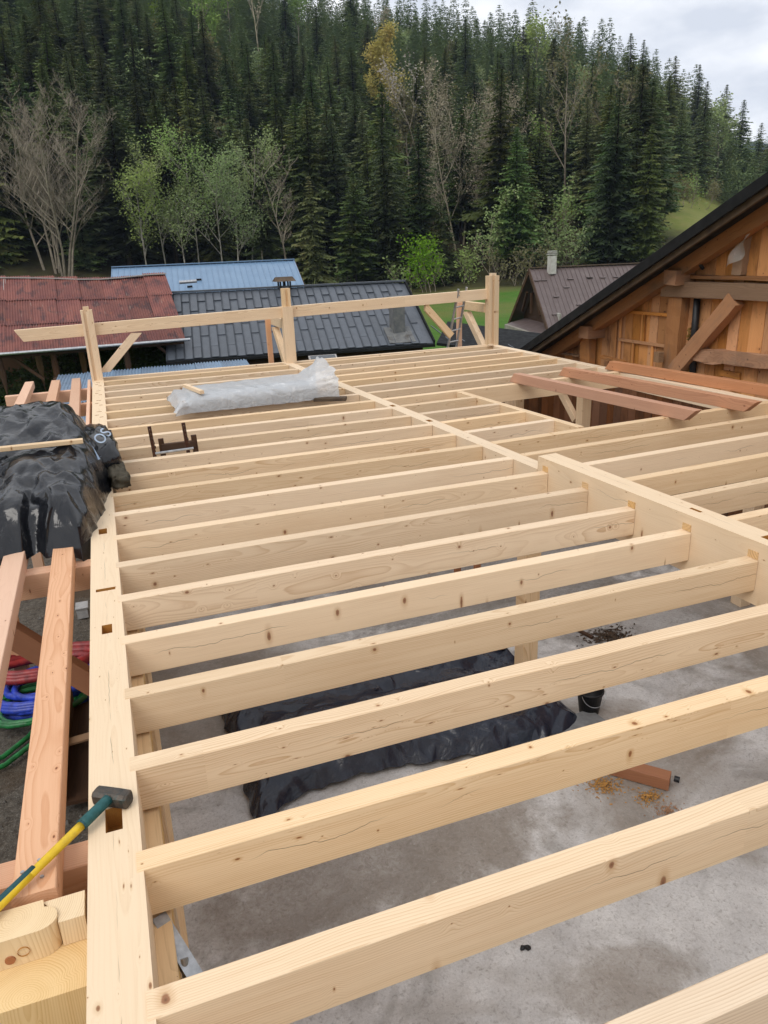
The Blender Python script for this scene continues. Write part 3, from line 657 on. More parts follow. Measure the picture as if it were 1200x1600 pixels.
MB().grid(wbfn, 100, 44).build('plastic_film', 'clear', wb, smooth=True)
bt = bar('batten', None, (1.16, 10.1, H+.315), (1.32, 9.38, H+.315), .06, .05, 'spruce'); tag(bt, 'short batten weighing down the clear plastic film', 'batten')
pl_ = bar('plank', None, (2.92, 9.35, H+.055), (3.35, 9.15, H+.055), .16, .045, 'soffit'); tag(pl_, 'short plank poking out under the film wrapped stack', 'plank')

# black tarpaulin over a low pile on the slab
tp = thing('tarpaulin', (2.6, 5.7, 0), 'blue black tarpaulin spread over a low pile on the concrete slab', 'tarpaulin')
def tpfn(u, v):
    x = .78+3.72*u; y = 4.62+2.5*v
    y -= .25*max(0, (.12-u)/.12); y += .12*math.sin(u*6)*(1-v)
    e_ = min(1, u/.03, (1-u)/.06, v/.10, (1-v)/.08)
    h_ = .21*max(0, e_)**.6*(.72+.28*math.sin(u*3.1+.3)); h_ -= .10*math.exp(-((v-.52)/.08)**2)*min(1, e_)
    return (x-2.6+.03*fold(y, x, 3., 1.5), y-5.7+.05*fold(x, y, 2., 1.6), h_+.095*fold(x*.7, y*1.2, 4., 2.2)*(.35+.65*min(1, e_*2))+.012+.02)
creased(crumple(tpfn, 36, 25, .018, 8).build('sheet', 'tarp', tp, smooth=True))
# bucket
bk = thing('bucket', (4.74, 4.83, 0), 'black plastic builders bucket standing on the slab', 'bucket')
MB().lathe([(0, .006), (.11, .006), (.145, .27), (.158, .275), (.158, .295), (.149, .297), (.142, .27), (.106, .02), (0, .02)], 28).build('body', 'black', bk, smooth=True)
MB().tube([(.155*math.cos(a), .155*math.sin(a)*.55-.07, .28-.13*abs(math.sin(a))) for a in [math.pi*k/14+math.pi for k in range(15)]], .004, 6).build('handle', 'alu', bk)
tag(bar('paver', None, (4.2, 4.55, .06), (4.75, 4.62, .06), .38, .055, 'spruce'), 'grey flat paver between the tarpaulin and the bucket', 'paver').data.materials[0] = M['paver']
be = thing('offcut_beam', (4.55, 3.55, 0), 'reddish brown timber offcut lying on the slab beside sawdust', 'timber')
bar('body', be, (4.28, 3.95, .14), (4.72, 3.46, .14), .15, .13, 'douglas_dark')
o = MB().lathe([(0, .05), (.03, .05), (.03, 0), (0, 0)], 12).build('bolt_cap', 'black', be); o.location = Vector((4.78, 3.47, .08))-be.location; o.rotation_euler = (R(90), 0, R(40))
def flakes(name, mat, c, r0, n, size, lab, cat):
    b = MB()
    for k in range(n):
        a = rng.uniform(0, 6.28); d = r0*abs(rng.gauss(0, .5)); x, y = c[0]+d*math.cos(a)*1.3, c[1]+d*math.sin(a)
        z = .006+.03*max(0, 1-d/r0)*rng.random(); q = Matrix.Rotation(rng.uniform(0, 6.28), 3, 'Z') @ Matrix.Rotation(rng.uniform(-.5, .5), 3, 'X'); s_ = size*rng.uniform(.5, 1.3)
        b.add([Vector((x, y, z))+q @ Vector(p) for p in ((-s_, -s_*.4, 0), (s_, -s_*.4, 0), (s_*.8, s_*.4, s_*.3), (-s_*.9, s_*.4, .0))], [(0, 1, 2, 3)])
    return tag(b.build(name, mat), lab, cat, kind='stuff')
flakes('sawdust', 'sawdust', (4.15, 3.72), .2, 420, .012, 'yellow sawdust heap on the slab left of the offcut', 'sawdust')
flakes('sawdust', 'sawdust', (4.45, 3.42), .13, 260, .012, 'small yellow sawdust heap in front of the offcut', 'sawdust')
flakes('sawdust', 'pinksaw', (4.48, 3.2), .14, 200, .010, 'pinkish sawdust patch on the slab near the offcut', 'sawdust')
flakes('wood_chips', 'rubble', (6.0, 6.15), .32, 420, .025, 'dark heap of wood chips on the slab beyond the bucket', 'chips')
flakes('plaster_crumbs', 'white', (6.0, 4.5), .55, 34, .016, 'white plaster crumbs scattered on the slab at right', 'crumbs')
tag(MB().tube([(6.15+.3*math.cos(a)*(1-.03*k), 6.5+.24*math.sin(a), .012+.004*k) for k, a in enumerate([.45*j for j in range(18)])], .008, 6).build('white_cable', 'cable'), 'white cable coiled on the slab beside the dark chips', 'cable')
tag(bar('reddish_plank', None, (3.75, 7.2, .05), (4.35, 6.1, .30), .12, .05, 'douglas_dark'), 'reddish plank leaning over the tarpaulin by the slab post', 'plank')
tag(bar('thin_batten', None, (5.6, 6.9, .04), (5.75, 6.2, .04), .05, .035, 'darkwood'), 'thin dark batten lying on the slab right of the post', 'batten')
cb_ = MB(); cb_.tube([(1.86+.02*k, 2.05+.012*math.sin(k*1.2), .012) for k in range(5)], [.008, .02, .014, .022, .01], 8); tag(cb_.build('rubber_scrap', 'black', loc=(.6, .38, 0)), 'small black scrap lying on the bare concrete', 'scrap')
for k, (x, y, h_) in enumerate(((4.9, 8.6, 1.1), (5.2, 8.5, 1.2))):
    tag(bar('prop', None, (x, y, .005), (x, y, h_), .09, .09, 'douglas_dark', up=(0, -1, 0)), ('left' if k == 0 else 'right')+' one of two short reddish stakes standing beneath the deck', 'stake')

# steel bracket under the near joists
sb = thing('steel_bracket', (.1, 1., 2.4), 'galvanised steel channel bracket leaning under the near joist', 'bracket')
def channel(par, p0, p1, w_, h_, t, name):
    o = MB(); Ln = (Vector(p1)-Vector(p0)).length
    o.box((Ln/2, 0, -t/2), (Ln, w_, t)); o.box((Ln/2, -w_/2+t/2, -h_/2-t/2), (Ln, t, h_)); o.box((Ln/2, w_/2-t/2, -h_/2-t/2), (Ln, t, h_))
    q = o.build(name, 'galv', par); place(q, p0, p1); return q
channel(sb, (.045, 1.10, 2.77), (.27, .55, 2.60), .055, .03, .004, 'channel')
o = MB().tube([(.115, .92, 2.72), (.10, .72, 2.45)], .014, 10).build('tube', 'galv', sb); o.location = -sb.location

# small trestle poking up between joists
ts = thing('trestle', (.65, 7.4, 2.0), 'brown trestle top with grey steel bar poking up between the joists', 'trestle')
for k, x in enumerate((.52, .89)):
    o = bar('notched_upright', ts, (x, 7.22, 2.3), (x-.04, 7.28, H+.33), .04, .045, 'rustiron', up=(0, -1, 0)); o.data.materials[0] = M['rustiron']
    for j in range(5):
        n_ = MB().box((0, 0, 0), (.016, .06, .02)); q = n_.build('notch', 'darkwood', ts); q.location = Vector((x-.01-.008*j, 7.25, H+.10+.05*j))-ts.location
    bar('leg', ts, (x+.09, 7.42, 2.3), (x+.07, 7.44, H+.14), .06, .05, 'darkwood', up=(0, -1, 0))
bar('rail', ts, (.59, 7.45, H+.08), (.97, 7.45, H+.08), .05, .08, 'darkwood')
o = MB().tube([(.5, 7.2, H+.04), (.92, 7.2, H+.05)], .014, 10).build('steel_bar', 'galv', ts); o.location = -ts.location

# aluminium ladder
ld = thing('ladder', (7.2, 13.75, 0), 'aluminium ladder leaning against the far purlin beside the right post', 'ladder')
A0, A1, B0, B1 = Vector((6.98, 13.86, 2.0)), Vector((7.24, 13.42, 4.20)), Vector((7.28, 14.0, 2.0)), Vector((7.50, 13.56, 4.22))
for a_, c_ in ((A0, A1), (B0, B1)):
    bar('rail', ld, a_, c_, .03, .065, 'alu', up=(0, -1, 0))
for k in range(9):
    t_ = (k+.5)/9; o = MB().tube([A0.lerp(A1, t_), B0.lerp(B1, t_)], .016, 8).build('rung', 'alu', ld); o.location = -ld.location

# hoses on the gravel
def coil(name, mat, c, r0, n, rad, lab, seed, flat=.75, h0=.0):
    r_ = random.Random(seed); pts = []
    for k in range(n*18):
        a = 2*math.pi*k/18; lp = k//18; jx, jy, jr = [((lp*37+q*53+seed*7) % 17)/17-.5 for q in (1, 2, 3)]; fr = (k % 18)/18; nx_, ny_, nr_ = [(((lp+1)*37+q*53+seed*7) % 17)/17-.5 for q in (1, 2, 3)]; jx += (nx_-jx)*fr; jy += (ny_-jy)*fr; jr += (nr_-jr)*fr; rr = r0*(1+.42*jr)
        pts.append((c[0]+rr*math.cos(a)+.22*jx, c[1]+rr*flat*math.sin(a)+.22*jy, -.09+h0+rad+rad*1.1*(k/18)*.55+.03*math.sin(a*1.0+seed)**2))
    return tag(MB().tube(pts, rad, 8).build(name, mat, smooth=True), lab, 'hose')
coil('blue_hose', 'blue_hose', (-1.17, 7.75), .52, 9, .042, 'thick coil of blue hose on the gravel under the balcony', 3)
coil('red_hose', 'red_hose', (-1.15, 8.05), .60, 3, .05, 'dark red hose coil lying over the blue hose', 5, .45, .28)
coil('green_hose', 'green_hose', (-1.2, 7.5), .54, 3, .033, 'green hose coil mixed into the blue coil', 9, .8, .1)
tag(MB().tube([(-2.3, 6.5, -.06), (-1.9, 6.42, -.06), (-1.55, 6.55, -.05), (-1.3, 6.8, -.03), (-1.05, 6.9, .02), (-.9, 7.2, .05)], .03, 8).build('green_hose', 'green_hose', smooth=True), 'green hose end trailing across the gravel towards the left', 'hose')
tag(MB().tube([(-2.3, 6.75, -.06), (-1.9, 6.68, -.06), (-1.6, 6.72, -.06), (-1.35, 7.0, -.05), (-1.2, 7.2, 0)], .03, 8).build('green_hose', 'green_hose', smooth=True), 'second green hose end running beside the trailing one', 'hose')
ck_ = thing('plastic_crate', (-.8, 10.1, -.1), 'small grey plastic crate with slots on the gravel beside the beam', 'crate')
for k in range(5): MB().box((0, -.1+.05*k, .09), (.16, .014, .16)).build('slat', 'cratewhite', ck_)
MB().box((0, 0, .18), (.18, .25, .014)).build('rim', 'cratewhite', ck_)
b = MB(); ico = [Vector(p).normalized() for p in ((1, 0, 0), (-1, 0, 0), (0, 1, 0), (0, -1, 0), (0, 0, .8), (0, 0, -.8))]
for k in range(900):
    x, y = -.35-3.6*rng.random(), 1.+15*rng.random(); s_ = rng.choice((.012, .015, .02, .03, .05))*rng.uniform(.6, 1.3)
    q = Matrix.Rotation(rng.uniform(0, 6), 3, 'Z') @ Matrix.Rotation(rng.uniform(0, 6), 3, 'X')
    b.add([Vector((x, y, -.115))+(q @ p)*s_*rng.uniform(.7, 1.2) for p in ico], [(0, 2, 4), (2, 1, 4), (1, 3, 4), (3, 0, 4), (2, 0, 5), (1, 2, 5), (3, 1, 5), (0, 3, 5)])
tag(b.build('gravel', 'stone'), 'loose gravel stones on the ground left of the slab', 'gravel', kind='stuff')

# ---------------------------------------------------------------- old chalet on the right
ch = thing('old_chalet', (9.3, 8., 0), 'old wooden chalet with orange brown gable boards and black roof edge', 'chalet')
SL = .475
def roofz(y): return 3.16+SL*(12.4-y) if y > 3.2 else 3.16+SL*(12.4-3.2)-SL*(3.2-y)   # top of roof at the verge
y = -2.4; k = 0
while y < 13.2:
    w_ = rng.uniform(.19, .27); ym = y+w_/2; zt_ = min(roofz(y), roofz(y+w_))-.12
    if zt_ > 2.4:
        bar('wall_board', ch, (9.2+rng.uniform(-.012, .012), ym, 2.55+rng.uniform(-.1, .1)), (9.2, ym, zt_), w_-.008, .03, 'board', up=(-1, 0, 0))
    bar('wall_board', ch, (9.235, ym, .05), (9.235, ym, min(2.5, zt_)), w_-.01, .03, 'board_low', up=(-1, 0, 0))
    y += w_; k += 1
MB().box((9.33, 5.4, 1.4), (.1, 15.6, 2.8)).build('inner_wall', 'darkwood', ch).location = -ch.location
b = MB(); poly = [(-2.4, 2.7), (13.2, 2.7), (12.9, roofz(12.9)-.2), (3.2, roofz(3.2)-.2), (-2.4, roofz(-2.4)-.2)]
b.add([(9.31, y, z) for y, z in poly]+[(9.36, y, z) for y, z in poly], [tuple(range(5)), tuple(range(5, 10))[::-1]]+[(i, (i+1) % 5, 5+(i+1) % 5, 5+i) for i in range(5)])
b.build('inner_wall', 'darkwood', ch).location = -ch.location
for (yb, zb, ya, za) in ((13.3, roofz(13.3), 3.2, roofz(3.2)), (-2.6, roofz(-2.6), 3.2, roofz(3.2))):
    s_ = 1 if yb > ya else -1
    up = Vector((0, s_*SL, 1)).normalized()
    def rb(name, x, w_, h_, off, mat, **kk):
        bar(name, ch, Vector((x, yb, zb))+up*off, Vector((x, ya, za))+up*off, w_, h_, mat, up=up, **kk)
    rb('roof_cover', 12.1, 7.2, .05, 0, 'roofblack'); rb('roof_deck', 12.15, 7.0, .04, -.053, 'soffit')
    rb('verge_flashing', 8.50, .05, .155, .05, 'roofblack'); rb('verge_board', 8.575, .05, .13, -.056, 'soffit'); rb('verge_board', 8.74, .2, .035, -.096, 'roofblack')  # last board is black to paint the shaded gap behind the verge
    rb('shade_strip', 8.72, .22, .02, -.135, 'roofblack')  # black strip, the dark gap before the rafter painted as shade
    rb('verge_rafter', 9.0, .2, .22, -.115, 'log', segs=24, wob=.012, r=rng)
def cpart(name, y0, z0, y1, z1, x, w_, h_, mat='log', up=(-1, 0, 0), segs=10, wob=.008):
    return bar(name, ch, (x, y0, z0), (x, y1, z1), w_, h_, mat, up=up, segs=segs, wob=wob, r=rng)
cpart('tie_beam', 9.29, 4.27, 4.5, 4.33, 8.98, .24, .22, 'greylog', wob=.014)
cpart('tie_cap', 8.9, 4.47, 4.5, 4.50, 9.08, .05, .12, 'log')
cpart('wall_post', 11.36, 2.5, 11.40, 3.30, 8.99, .30, .16, 'log'); cpart('wall_post', 9.0, 2.6, 9.0, 4.17, 9.03, .32, .16, 'log')
cpart('wall_post', 7.82, 4.52, 7.80, 5.15, 9.08, .18, .12, 'greylog')
for y_, z_ in ((11.18, 3.52), (8.9, 4.58)):
    bar('purlin_end', ch, (8.80, y_, z_), (9.4, y_, z_), .3 if y_ > 10 else .28, .22, 'log', segs=2, wob=.01, r=rng)
cpart('diagonal_brace', 7.72, 4.18, 8.86, 2.95, 8.96, .24, .18, 'log')
cpart('wall_log', 8.45, 3.28, 5.4, 3.40, 9.02, .2, .2, 'log', segs=14, wob=.022); cpart('wall_log', 8.0, 3.04, 7.6, 3.04, 9.17, .1, .03, 'board', segs=1)
for (a_, c_, d_, e_) in ((10.62, 3.82, 9.22, 3.84), (10.55, 3.31, 9.24, 3.32), (10.55, 3.86, 10.52, 2.8), (9.9, 3.83, 9.88, 3.34), (10.15, 3.3, 10.14, 2.8), (9.62, 3.29, 9.6, 2.8), (10.68, 3.7, 10.66, 2.8), (9.24, 3.9, 9.22, 3.3)):
    cpart('batten', a_, c_, d_, e_, 9.155-(.012 if abs(a_-d_) > .5 else 0), .055, .028, 'board', segs=1, wob=0)
bar('door_block', ch, (8.86, 9.13, 3.26), (8.96, 9.13, 3.26), .13, .17, 'greylog')
cpart('ledge_plank', 10.9, 2.96, 10.2, 2.93, 9.0, .06, .1, 'log'); cpart('ledge_plank', 12.4, 2.86, 11.6, 2.89, 9.02, .03, .1, 'greylog')
o = MB().tube([(9.12, 8.6, 4.2), (9.1, 8.56, 3.6), (9.12, 8.5, 2.6)], .055, 10).build('drain_pipe', 'black', ch, smooth=True); o.location = -ch.location
o = MB().tube([(9.0, 8.55, 4.78), (8.98, 8.47, 4.68), (9.04, 8.45, 4.6)], .03, 8).build('iron_hook', 'black', ch, smooth=True); o.location = -ch.location
wl = MB()
for k in range(260):
    y_, z_ = 8.66+rng.gauss(0, .035), rng.choice((rng.uniform(2.8, 3.1), rng.uniform(3.3, 3.75), rng.uniform(3.35, 3.6)))
    q = Matrix.Rotation(rng.uniform(0, 6), 3, 'X') @ Matrix.Rotation(rng.uniform(0, 6), 3, 'Z'); s_ = rng.uniform(.02, .05)
    wl.add([Vector((9.14+rng.gauss(0, .02), y_, z_))+q @ Vector(p)*s_ for p in ((-1, -.4, 0), (1, -.3, 0), (.7, .5, .2), (-.8, .4, .1))], [(0, 1, 2, 3)])
o = tag(wl.build('straw_insulation', 'wool', ch), kind='stuff'); o.location = -ch.location
def psf(u, v):
    return (9.0+.05*math.sin(v*9+u*4), 7.50+.34*(v**1.1)+(.10*(v)+.03)*(u-.5)*2+.02*math.sin(v*12), 5.34-.66*v-.10*(u-.5)*v)
M['rag'] = plastic('torn_clear_film', (.5, .47, .43), .35, 3., .2, .55)
pls = MB().grid(psf, 12, 24).build('plastic_rag', 'rag', smooth=True); tag(pls, 'torn strip of clear plastic hanging under the chalet roof', 'plastic')

# ---------------------------------------------------------------- houses behind
def corrugated(wd, ln, pitch, amp, mat, name):
    n = int(round(wd/pitch))*6
    b = MB().grid(lambda u, v: (u*wd, v*ln, amp*math.sin(u*wd/pitch*2*math.pi)), n, 1); return b.mesh(name, mat, True)
def frame_mat(o_, e1, e2):   # origin, along, up-slope  -> matrix
    x = Vector(e1).normalized(); y = Vector(e2).normalized(); z = x.cross(y).normalized(); y = z.cross(x)
    mt = Matrix((x, y, z)).transposed().to_4x4(); mt.translation = Vector(o_); return mt
def setm(o, mt):
    o.matrix_basis = Matrix.Translation(-Vector(o.parent.location)) @ mt; return o

# rusty shed
sh = thing('rusty_shed', (-1., 29., -.1), 'open shed with rusty corrugated iron roof behind the deck at left', 'shed')
cm = corrugated(.86, 1.95, .086, .02, 'rust', 'corrugated_sheet')
def ridge_z(x): return 4.28+.055*max(0, -x)-.06*math.exp(-((x-.4)/1.3)**2)+.03*(x > 2)
ev = lambda x: Vector((x-.18, 26.25+.03*x, 2.3)); rd = lambda x: Vector((x-.18, 31.0+.0*x, ridge_z(x)))
for j in range(10):
    x = 2.1-.82*j
    e0, r0 = ev(x), rd(x); up = (r0-e0); ul = up.length; up.normalize()
    for k in range(3):
        o = obj('corrugated_sheet', cm, sh); p = e0+up*(k*ul/3-.05)+Vector((rng.uniform(-.015, .015), 0, .02*k+rng.uniform(0, .012)))
        setm(o, frame_mat(p, ev(x+.8)-ev(x), up))
for j in range(10):
    x = 2.96-.82*j; bar('ridge_cap', sh, rd(x)+Vector((0, 0, .09)), rd(x-.82)+Vector((0, 0, .09)), .22, .04, 'ironflash')
bar('verge_strip', sh, ev(-2.95)+Vector((0, 0, .75))+Vector((.06, 1.75, 0)), rd(-2.9)+Vector((0, 0, .08)), .08, .04, 'ironflash')
MB().tube([ev(3.0)+Vector((.1, -.12, -.04)), ev(-6)+Vector((0, -.12, -.04))], .05, 8).build('gutter', 'alu', sh).location = -sh.location
for j, x in enumerate((-3.1, -2.05, -1.45, -.6, .9, 2.7)):
    q = ev(x); MB().tube([(q.x+rng.uniform(-.1, .1), q.y+.3+1.6*(j % 2), -.1), (q.x+.02, q.y+.4+1.6*(j % 2), 1.5), (q.x, q.y+.35+1.6*(j % 2), 2.35)], [.13, .11, .1], 8).build('post', 'greylog' if j % 2 else 'darkwood', sh).location = -sh.location
for x in (2.7, -2.0): bar('brace', sh, (x-.9, ev(x).y+.35, 2.15), (x, ev(x).y+.35, 1.3), .09, .1, 'darkwood')
bar('eave_beam', sh, ev(2.9)+Vector((0, .3, -.06)), ev(-6)+Vector((0, .3, -.06)), .16, .16, 'darkwood')
bar('back_wall', sh, (3.0, 34.5, 2.3), (-6, 34.5, 2.3), .1, 2.4, 'darkwood')
for j in range(10):
    x = 2.1-.82*j; p = Vector((x-.18, 35.6, 2.3)); up = rd(x)-Vector((0, 0, .12))-p
    o = obj('corrugated_sheet', cm, sh); o.scale = (1, 1, 1); setm(o, frame_mat(p, (1, 0, 0), up)); o.matrix_basis = o.matrix_basis @ Matrix.Diagonal((1, up.length/1.95, 1, 1))

# generic gable house: ridge start (left end), direction angle, length, half span, rise
def gable_house(t, rl, ang, ln, half, drop, wall_h, wallmat, deckmat, over=.35, backmat=None):
    u = Vector((math.cos(ang), math.sin(ang), 0)); n = Vector((u.y, -u.x, 0))     # n points to the viewer
    rl = Vector(rl)
    for sgn, nm in ((1, 'roof_slope'), (-1, 'roof_slope')):
        e0 = rl+n*half*sgn+Vector((0, 0, -drop)); sl = (rl-e0)
        mt = frame_mat(e0, u, sl) if sgn > 0 else frame_mat(e0+u*ln, -u, sl)
        o = bar_mesh(ln, sl.length, .08, mat=deckmat, name='roof_slope'); q = obj('roof_slope', o, t)
        setm(q, mt @ Matrix.Translation((0, sl.length/2, -.005)))
        if sgn > 0: front = (mt, sl.length)
    base = rl.z-drop-wall_h
    hw = half-over
    zr_ = -drop*(over/half)*0
    b = MB(); k = [(-hw, base), (hw, base), (hw, rl.z-drop*hw/half-.09), (0, rl.z-.09), (-hw, rl.z-drop*hw/half-.09)]
    P = [[Vector((rl.x, rl.y, 0))+u*s_+n*a+Vector((0, 0, z)) for a, z in k] for s_ in (over, ln-over)]
    b.add(P[0]+P[1], [tuple(range(5)), tuple(range(5, 10))[::-1]]+[(i, 5+i, 5+(i+1) % 5, (i+1) % 5) for i in (0, 1, 4)])
    q = b.build('wall', wallmat, t); q.location = -Vector(t.location)
    return u, n, front
# slate grey house
dh = thing('grey_roofed_house', (7., 29., -2.), 'house with slate grey stepped metal tile roof behind the deck', 'house')
ang = -.13; RL = Vector((2.55, 30.25, 3.63)); LN, HF, DP = 9.75, 4.25, 2.02
u, n, (fm, sl) = gable_house(dh, RL, ang, LN, HF, DP, 2.4, 'darkwood', 'roofdark')
pm = {}
def panel_mesh(w_, l_, mat, name, lip=.03):
    b = MB(); b.add([(0, 0, .035), (w_, 0, .035), (w_, l_, .006), (0, l_, .006), (0, 0, 0), (w_, 0, 0), (.03, 0, .075), (.03, l_, .045), (0, l_, 0)],
        [(0, 1, 2, 3), (4, 5, 1, 0), (0, 3, 7, 6), (4, 0, 3, 8), (1, 5, 2)]); return b.mesh(name, mat)
PW = .305; nc = int(LN/PW); PL = sl/3.2
pmesh = panel_mesh(PW-.015, PL, 'roofdark', 'roof_panel')
pshort = panel_mesh(PW-.015, PL*.5, 'roofdark', 'roof_panel')
for c_ in range(nc):
    off = (c_ % 2)*.5
    rows = [(0, pmesh), (1., pmesh), (2., pmesh), (2.7, pshort)] if not off else [(0, pshort), (.5, pmesh), (1.5, pmesh), (2.2, pmesh)]
    for r_, me_ in rows:
        o = obj('roof_panel', me_, dh); setm(o, fm @ Matrix.Translation((c_*PW+.02, r_*PL-.03, .004+.004*(c_ % 2)+.022*(1 if r_ < 3.4 else .6)*((c_+int(r_*2)) % 2))))
bar('ridge_cap', dh, RL+Vector((0, 0, .1)), RL+u*LN+Vector((0, 0, .1)), .3, .07, 'roofdark')
bar('gutter', dh, RL+n*(HF+.08)+Vector((0, 0, -DP-.03)), RL+u*LN+n*(HF+.08)+Vector((0, 0, -DP-.03)), .12, .1, 'roofblack')
bar('verge_trim', dh, RL+u*LN+n*(HF+.05)+Vector((0, 0, -DP+.1)), RL+u*LN+Vector((0, 0, .12)), .06, .16, 'roofblack')
def roof_pt(s_, t_, off=0.): return RL+u*s_+n*(HF*t_)+Vector((0, 0, -DP*t_+off))
c0 = roof_pt(8.55, .80)
cs = MB(); cs.box(c0+Vector((0, 0, .5)), (.46, .46, 1.5)); cs.build('chimney_stack', 'slatechim', dh).location = -dh.location
cs = MB(); cs.box(c0+Vector((0, 0, 1.27)), (.56, .56, .06)); cs.build('chimney_cap', 'slatechim', dh).location = -dh.location
q = obj('chimney_flashing', bar_mesh(1.0, 1.1, .03, mat='slatechim', name='chimney_flashing'), dh); setm(q, fm @ Matrix.Translation((8.05, sl*.13, .075)))
c0 = roof_pt(4.72, .0)-Vector((0, 0, .38))
bb_ = MB(); bb_.box(c0+Vector((0, 0, .12)), (.42, .42, .5)); bb_.box(c0+Vector((0, 0, .5)), (.1, .1, .3)); [bb_.box(c0+Vector((dx, dy, .5)), (.06, .06, .3)) for dx in (-.2, .2) for dy in (-.2, .2)]
bb_.build('chimney_stack', 'black', dh).location = -dh.location
b = MB(); a_ = c0+Vector((0, 0, .66)); b.add([a_+Vector(p) for p in ((-.42, -.34, 0), (.42, -.34, 0), (.42, .34, 0), (-.42, .34, 0), (-.36, 0, .17), (.36, 0, .17))], [(0, 1, 5, 4), (2, 3, 4, 5), (0, 4, 3), (1, 2, 5), (0, 3, 2, 1)])
b.build('chimney_hood', 'soffit', dh).location = -dh.location
q = obj('skylight_frame', bar_mesh(1.0, .5, .06, mat='ironflash', name='skylight_frame'), dh); setm(q, frame_mat(RL+u*4.9+n*(HF+.9)+Vector((0, 0, -DP-.15)), u, -n*.9+Vector((0, 0, .3))))
q2 = obj('pane', bar_mesh(.88, .38, .02, mat='glass', name='pane'), q); q2.location = (.06, 0, .015)
# lean-to behind the right post
lt = bar('lean_to_roof', dh, Vector((12.2, 25.2, 1.95)), Vector((15.8, 23.0, 1.35)), 3., .1, 'roofblack', up=(.1, -.25, 1))
for k in range(7):
    bar('lean_to_seam', dh, Vector((12.3+.5*k, 26.5-.3*k, 2.07-.083*k)), Vector((12.0+.5*k, 24.2-.32*k, 1.78-.083*k)), .04, .03, 'roofdark')
bar('lean_to_wall', dh, (12.6, 25.3, 1.3), (15.4, 23.6, 1.3), .1, 1.5, 'darkwood')

# blue-roofed house
bh = thing('blue_roofed_house', (6., 41., -.1), 'long house with pale blue metal roof near the forest edge', 'house')
RLb = Vector((.95, 42.0, 4.55)); LNb, HFb, DPb = 9.6, 5.6, 2.25
u, n, (fm, sl) = gable_house(bh, RLb, -.10, LNb, HFb, DPb, 3.4, 'darkwood', 'roofblue', .5)
for k in range(33):
    q = obj('roof_seam', bar_mesh(sl, .035, .03, mat='roofblue', name='roof_seam'), bh) if k == 0 else obj('roof_seam', seam_me, bh)
    seam_me = q.data
    setm(q, fm @ Matrix.Translation((.02+k*LNb/32.3, 0, .024)) @ Matrix.Rotation(R(90), 4, 'Z'))
bar('ridge_cap', bh, RLb+Vector((0, 0, .06)), RLb+u*LNb+Vector((0, 0, .06)), .3, .05, 'roofblue')
bar('verge_board', bh, RLb+u*LNb+n*HFb+Vector((0, 0, -DPb-.0)), RLb+u*LNb+Vector((0, 0, -.02)), .06, .2, 'darkwood'); bar('verge_board', bh, RLb+u*LNb-n*HFb+Vector((0, 0, -DPb)), RLb+u*LNb+Vector((0, 0, -.02)), .06, .2, 'ironflash')
for s_, t_ in ((4.2, .35), (3.7, .48), (3.9, .64), (3.1, .86), (3.5, .9)):
    bar('snow_guard', bh, RLb+u*s_+n*(HFb*t_)+Vector((0, 0, -DPb*t_+.1)), RLb+u*(s_+.26)+n*(HFb*t_)+Vector((0, 0, -DPb*t_+.1)), .05, .09, 'roofblack')
MB().tube([(3.3, 31.6, 4.0), (4.0, 31.55, 4.02)], .07, 10).build('flue_pipe', 'alu', sh).location = -sh.location

# brown-roofed chalet
wh = thing('brown_roofed_chalet', (25., 35., -1.), 'steep chalet with brown metal roof and white chimney behind the black roof edge', 'chalet')
RLw = Vector((22.55, 36.35, 3.62)); LNw, HFw, DPw = 9., 3.9, 3.3
u, n, (fm, sl) = gable_house(wh, RLw, R(-13), LNw, HFw, DPw, 2.4, 'darkwood', 'roofbrown', .75)
seam_me = None
for k in range(36):
    seam_me = seam_me or bar_mesh(sl, .03, .035, mat='roofbrown', name='roof_seam')
    setm(obj('roof_seam', seam_me, wh), fm @ Matrix.Translation((.02+k*.25, 0, .03)) @ Matrix.Rotation(R(90), 4, 'Z'))
tile = panel_mesh(.34, .09, 'roofbrown', 'snow_stop', .04)
for k in range(30):
    setm(obj('snow_stop', tile, wh), fm @ Matrix.Translation((.05+.37*rng.randrange(0, 18), sl*rng.choice((.3, .42, .55, .68, .8)), .03)))
bar('ridge_cap', wh, RLw+Vector((0, 0, .06)), RLw+u*LNw+Vector((0, 0, .06)), .25, .05, 'soffit')
for sg in (1, -1): bar('verge_board', wh, RLw+n*HFw*sg+Vector((0, 0, -DPw))-u*.02, RLw-u*.02, .05, .24, 'darkwood')
q = MB(); c0 = RLw+u*1.15+n*.35; q.box(c0+Vector((0, 0, .15)), (.36, .36, .95)); q.build('chimney_stack', 'white', wh).location = -wh.location
q = MB(); [q.box(c0+Vector((0, 0, .70+.08*k)), (.42-.03*k, .42, .04)) for k in range(3)]; q.box(c0+Vector((0, 0, .75)), (.26, .26, .2)); q.build('chimney_cap', 'white', wh).location = -wh.location
gw = RLw+u*.70
q = bar('window', wh, gw+n*.9+Vector((0, 0, -2.6)), gw+n*.9+Vector((0, 0, -1.5)), .75, .06, 'ironflash', up=-u)
q2 = obj('pane', bar_mesh(.95, .6, .02, mat='glass', name='pane'), q); q2.location = (.07, 0, .014)
bar('wall_corner', wh, gw+n*2.9+Vector((0, 0, -4.5)), gw+n*2.9+Vector((0, 0, -2.2)), .5, .08, 'white', up=-u)
bar('porch_roof', wh, gw-u*.3+n*3.2+Vector((0, 0, -3.0)), gw-u*.3-n*2.8+Vector((0, 0, -3.0)), 1.7, .12, 'roofbrown', up=(-.25, 0, 1))
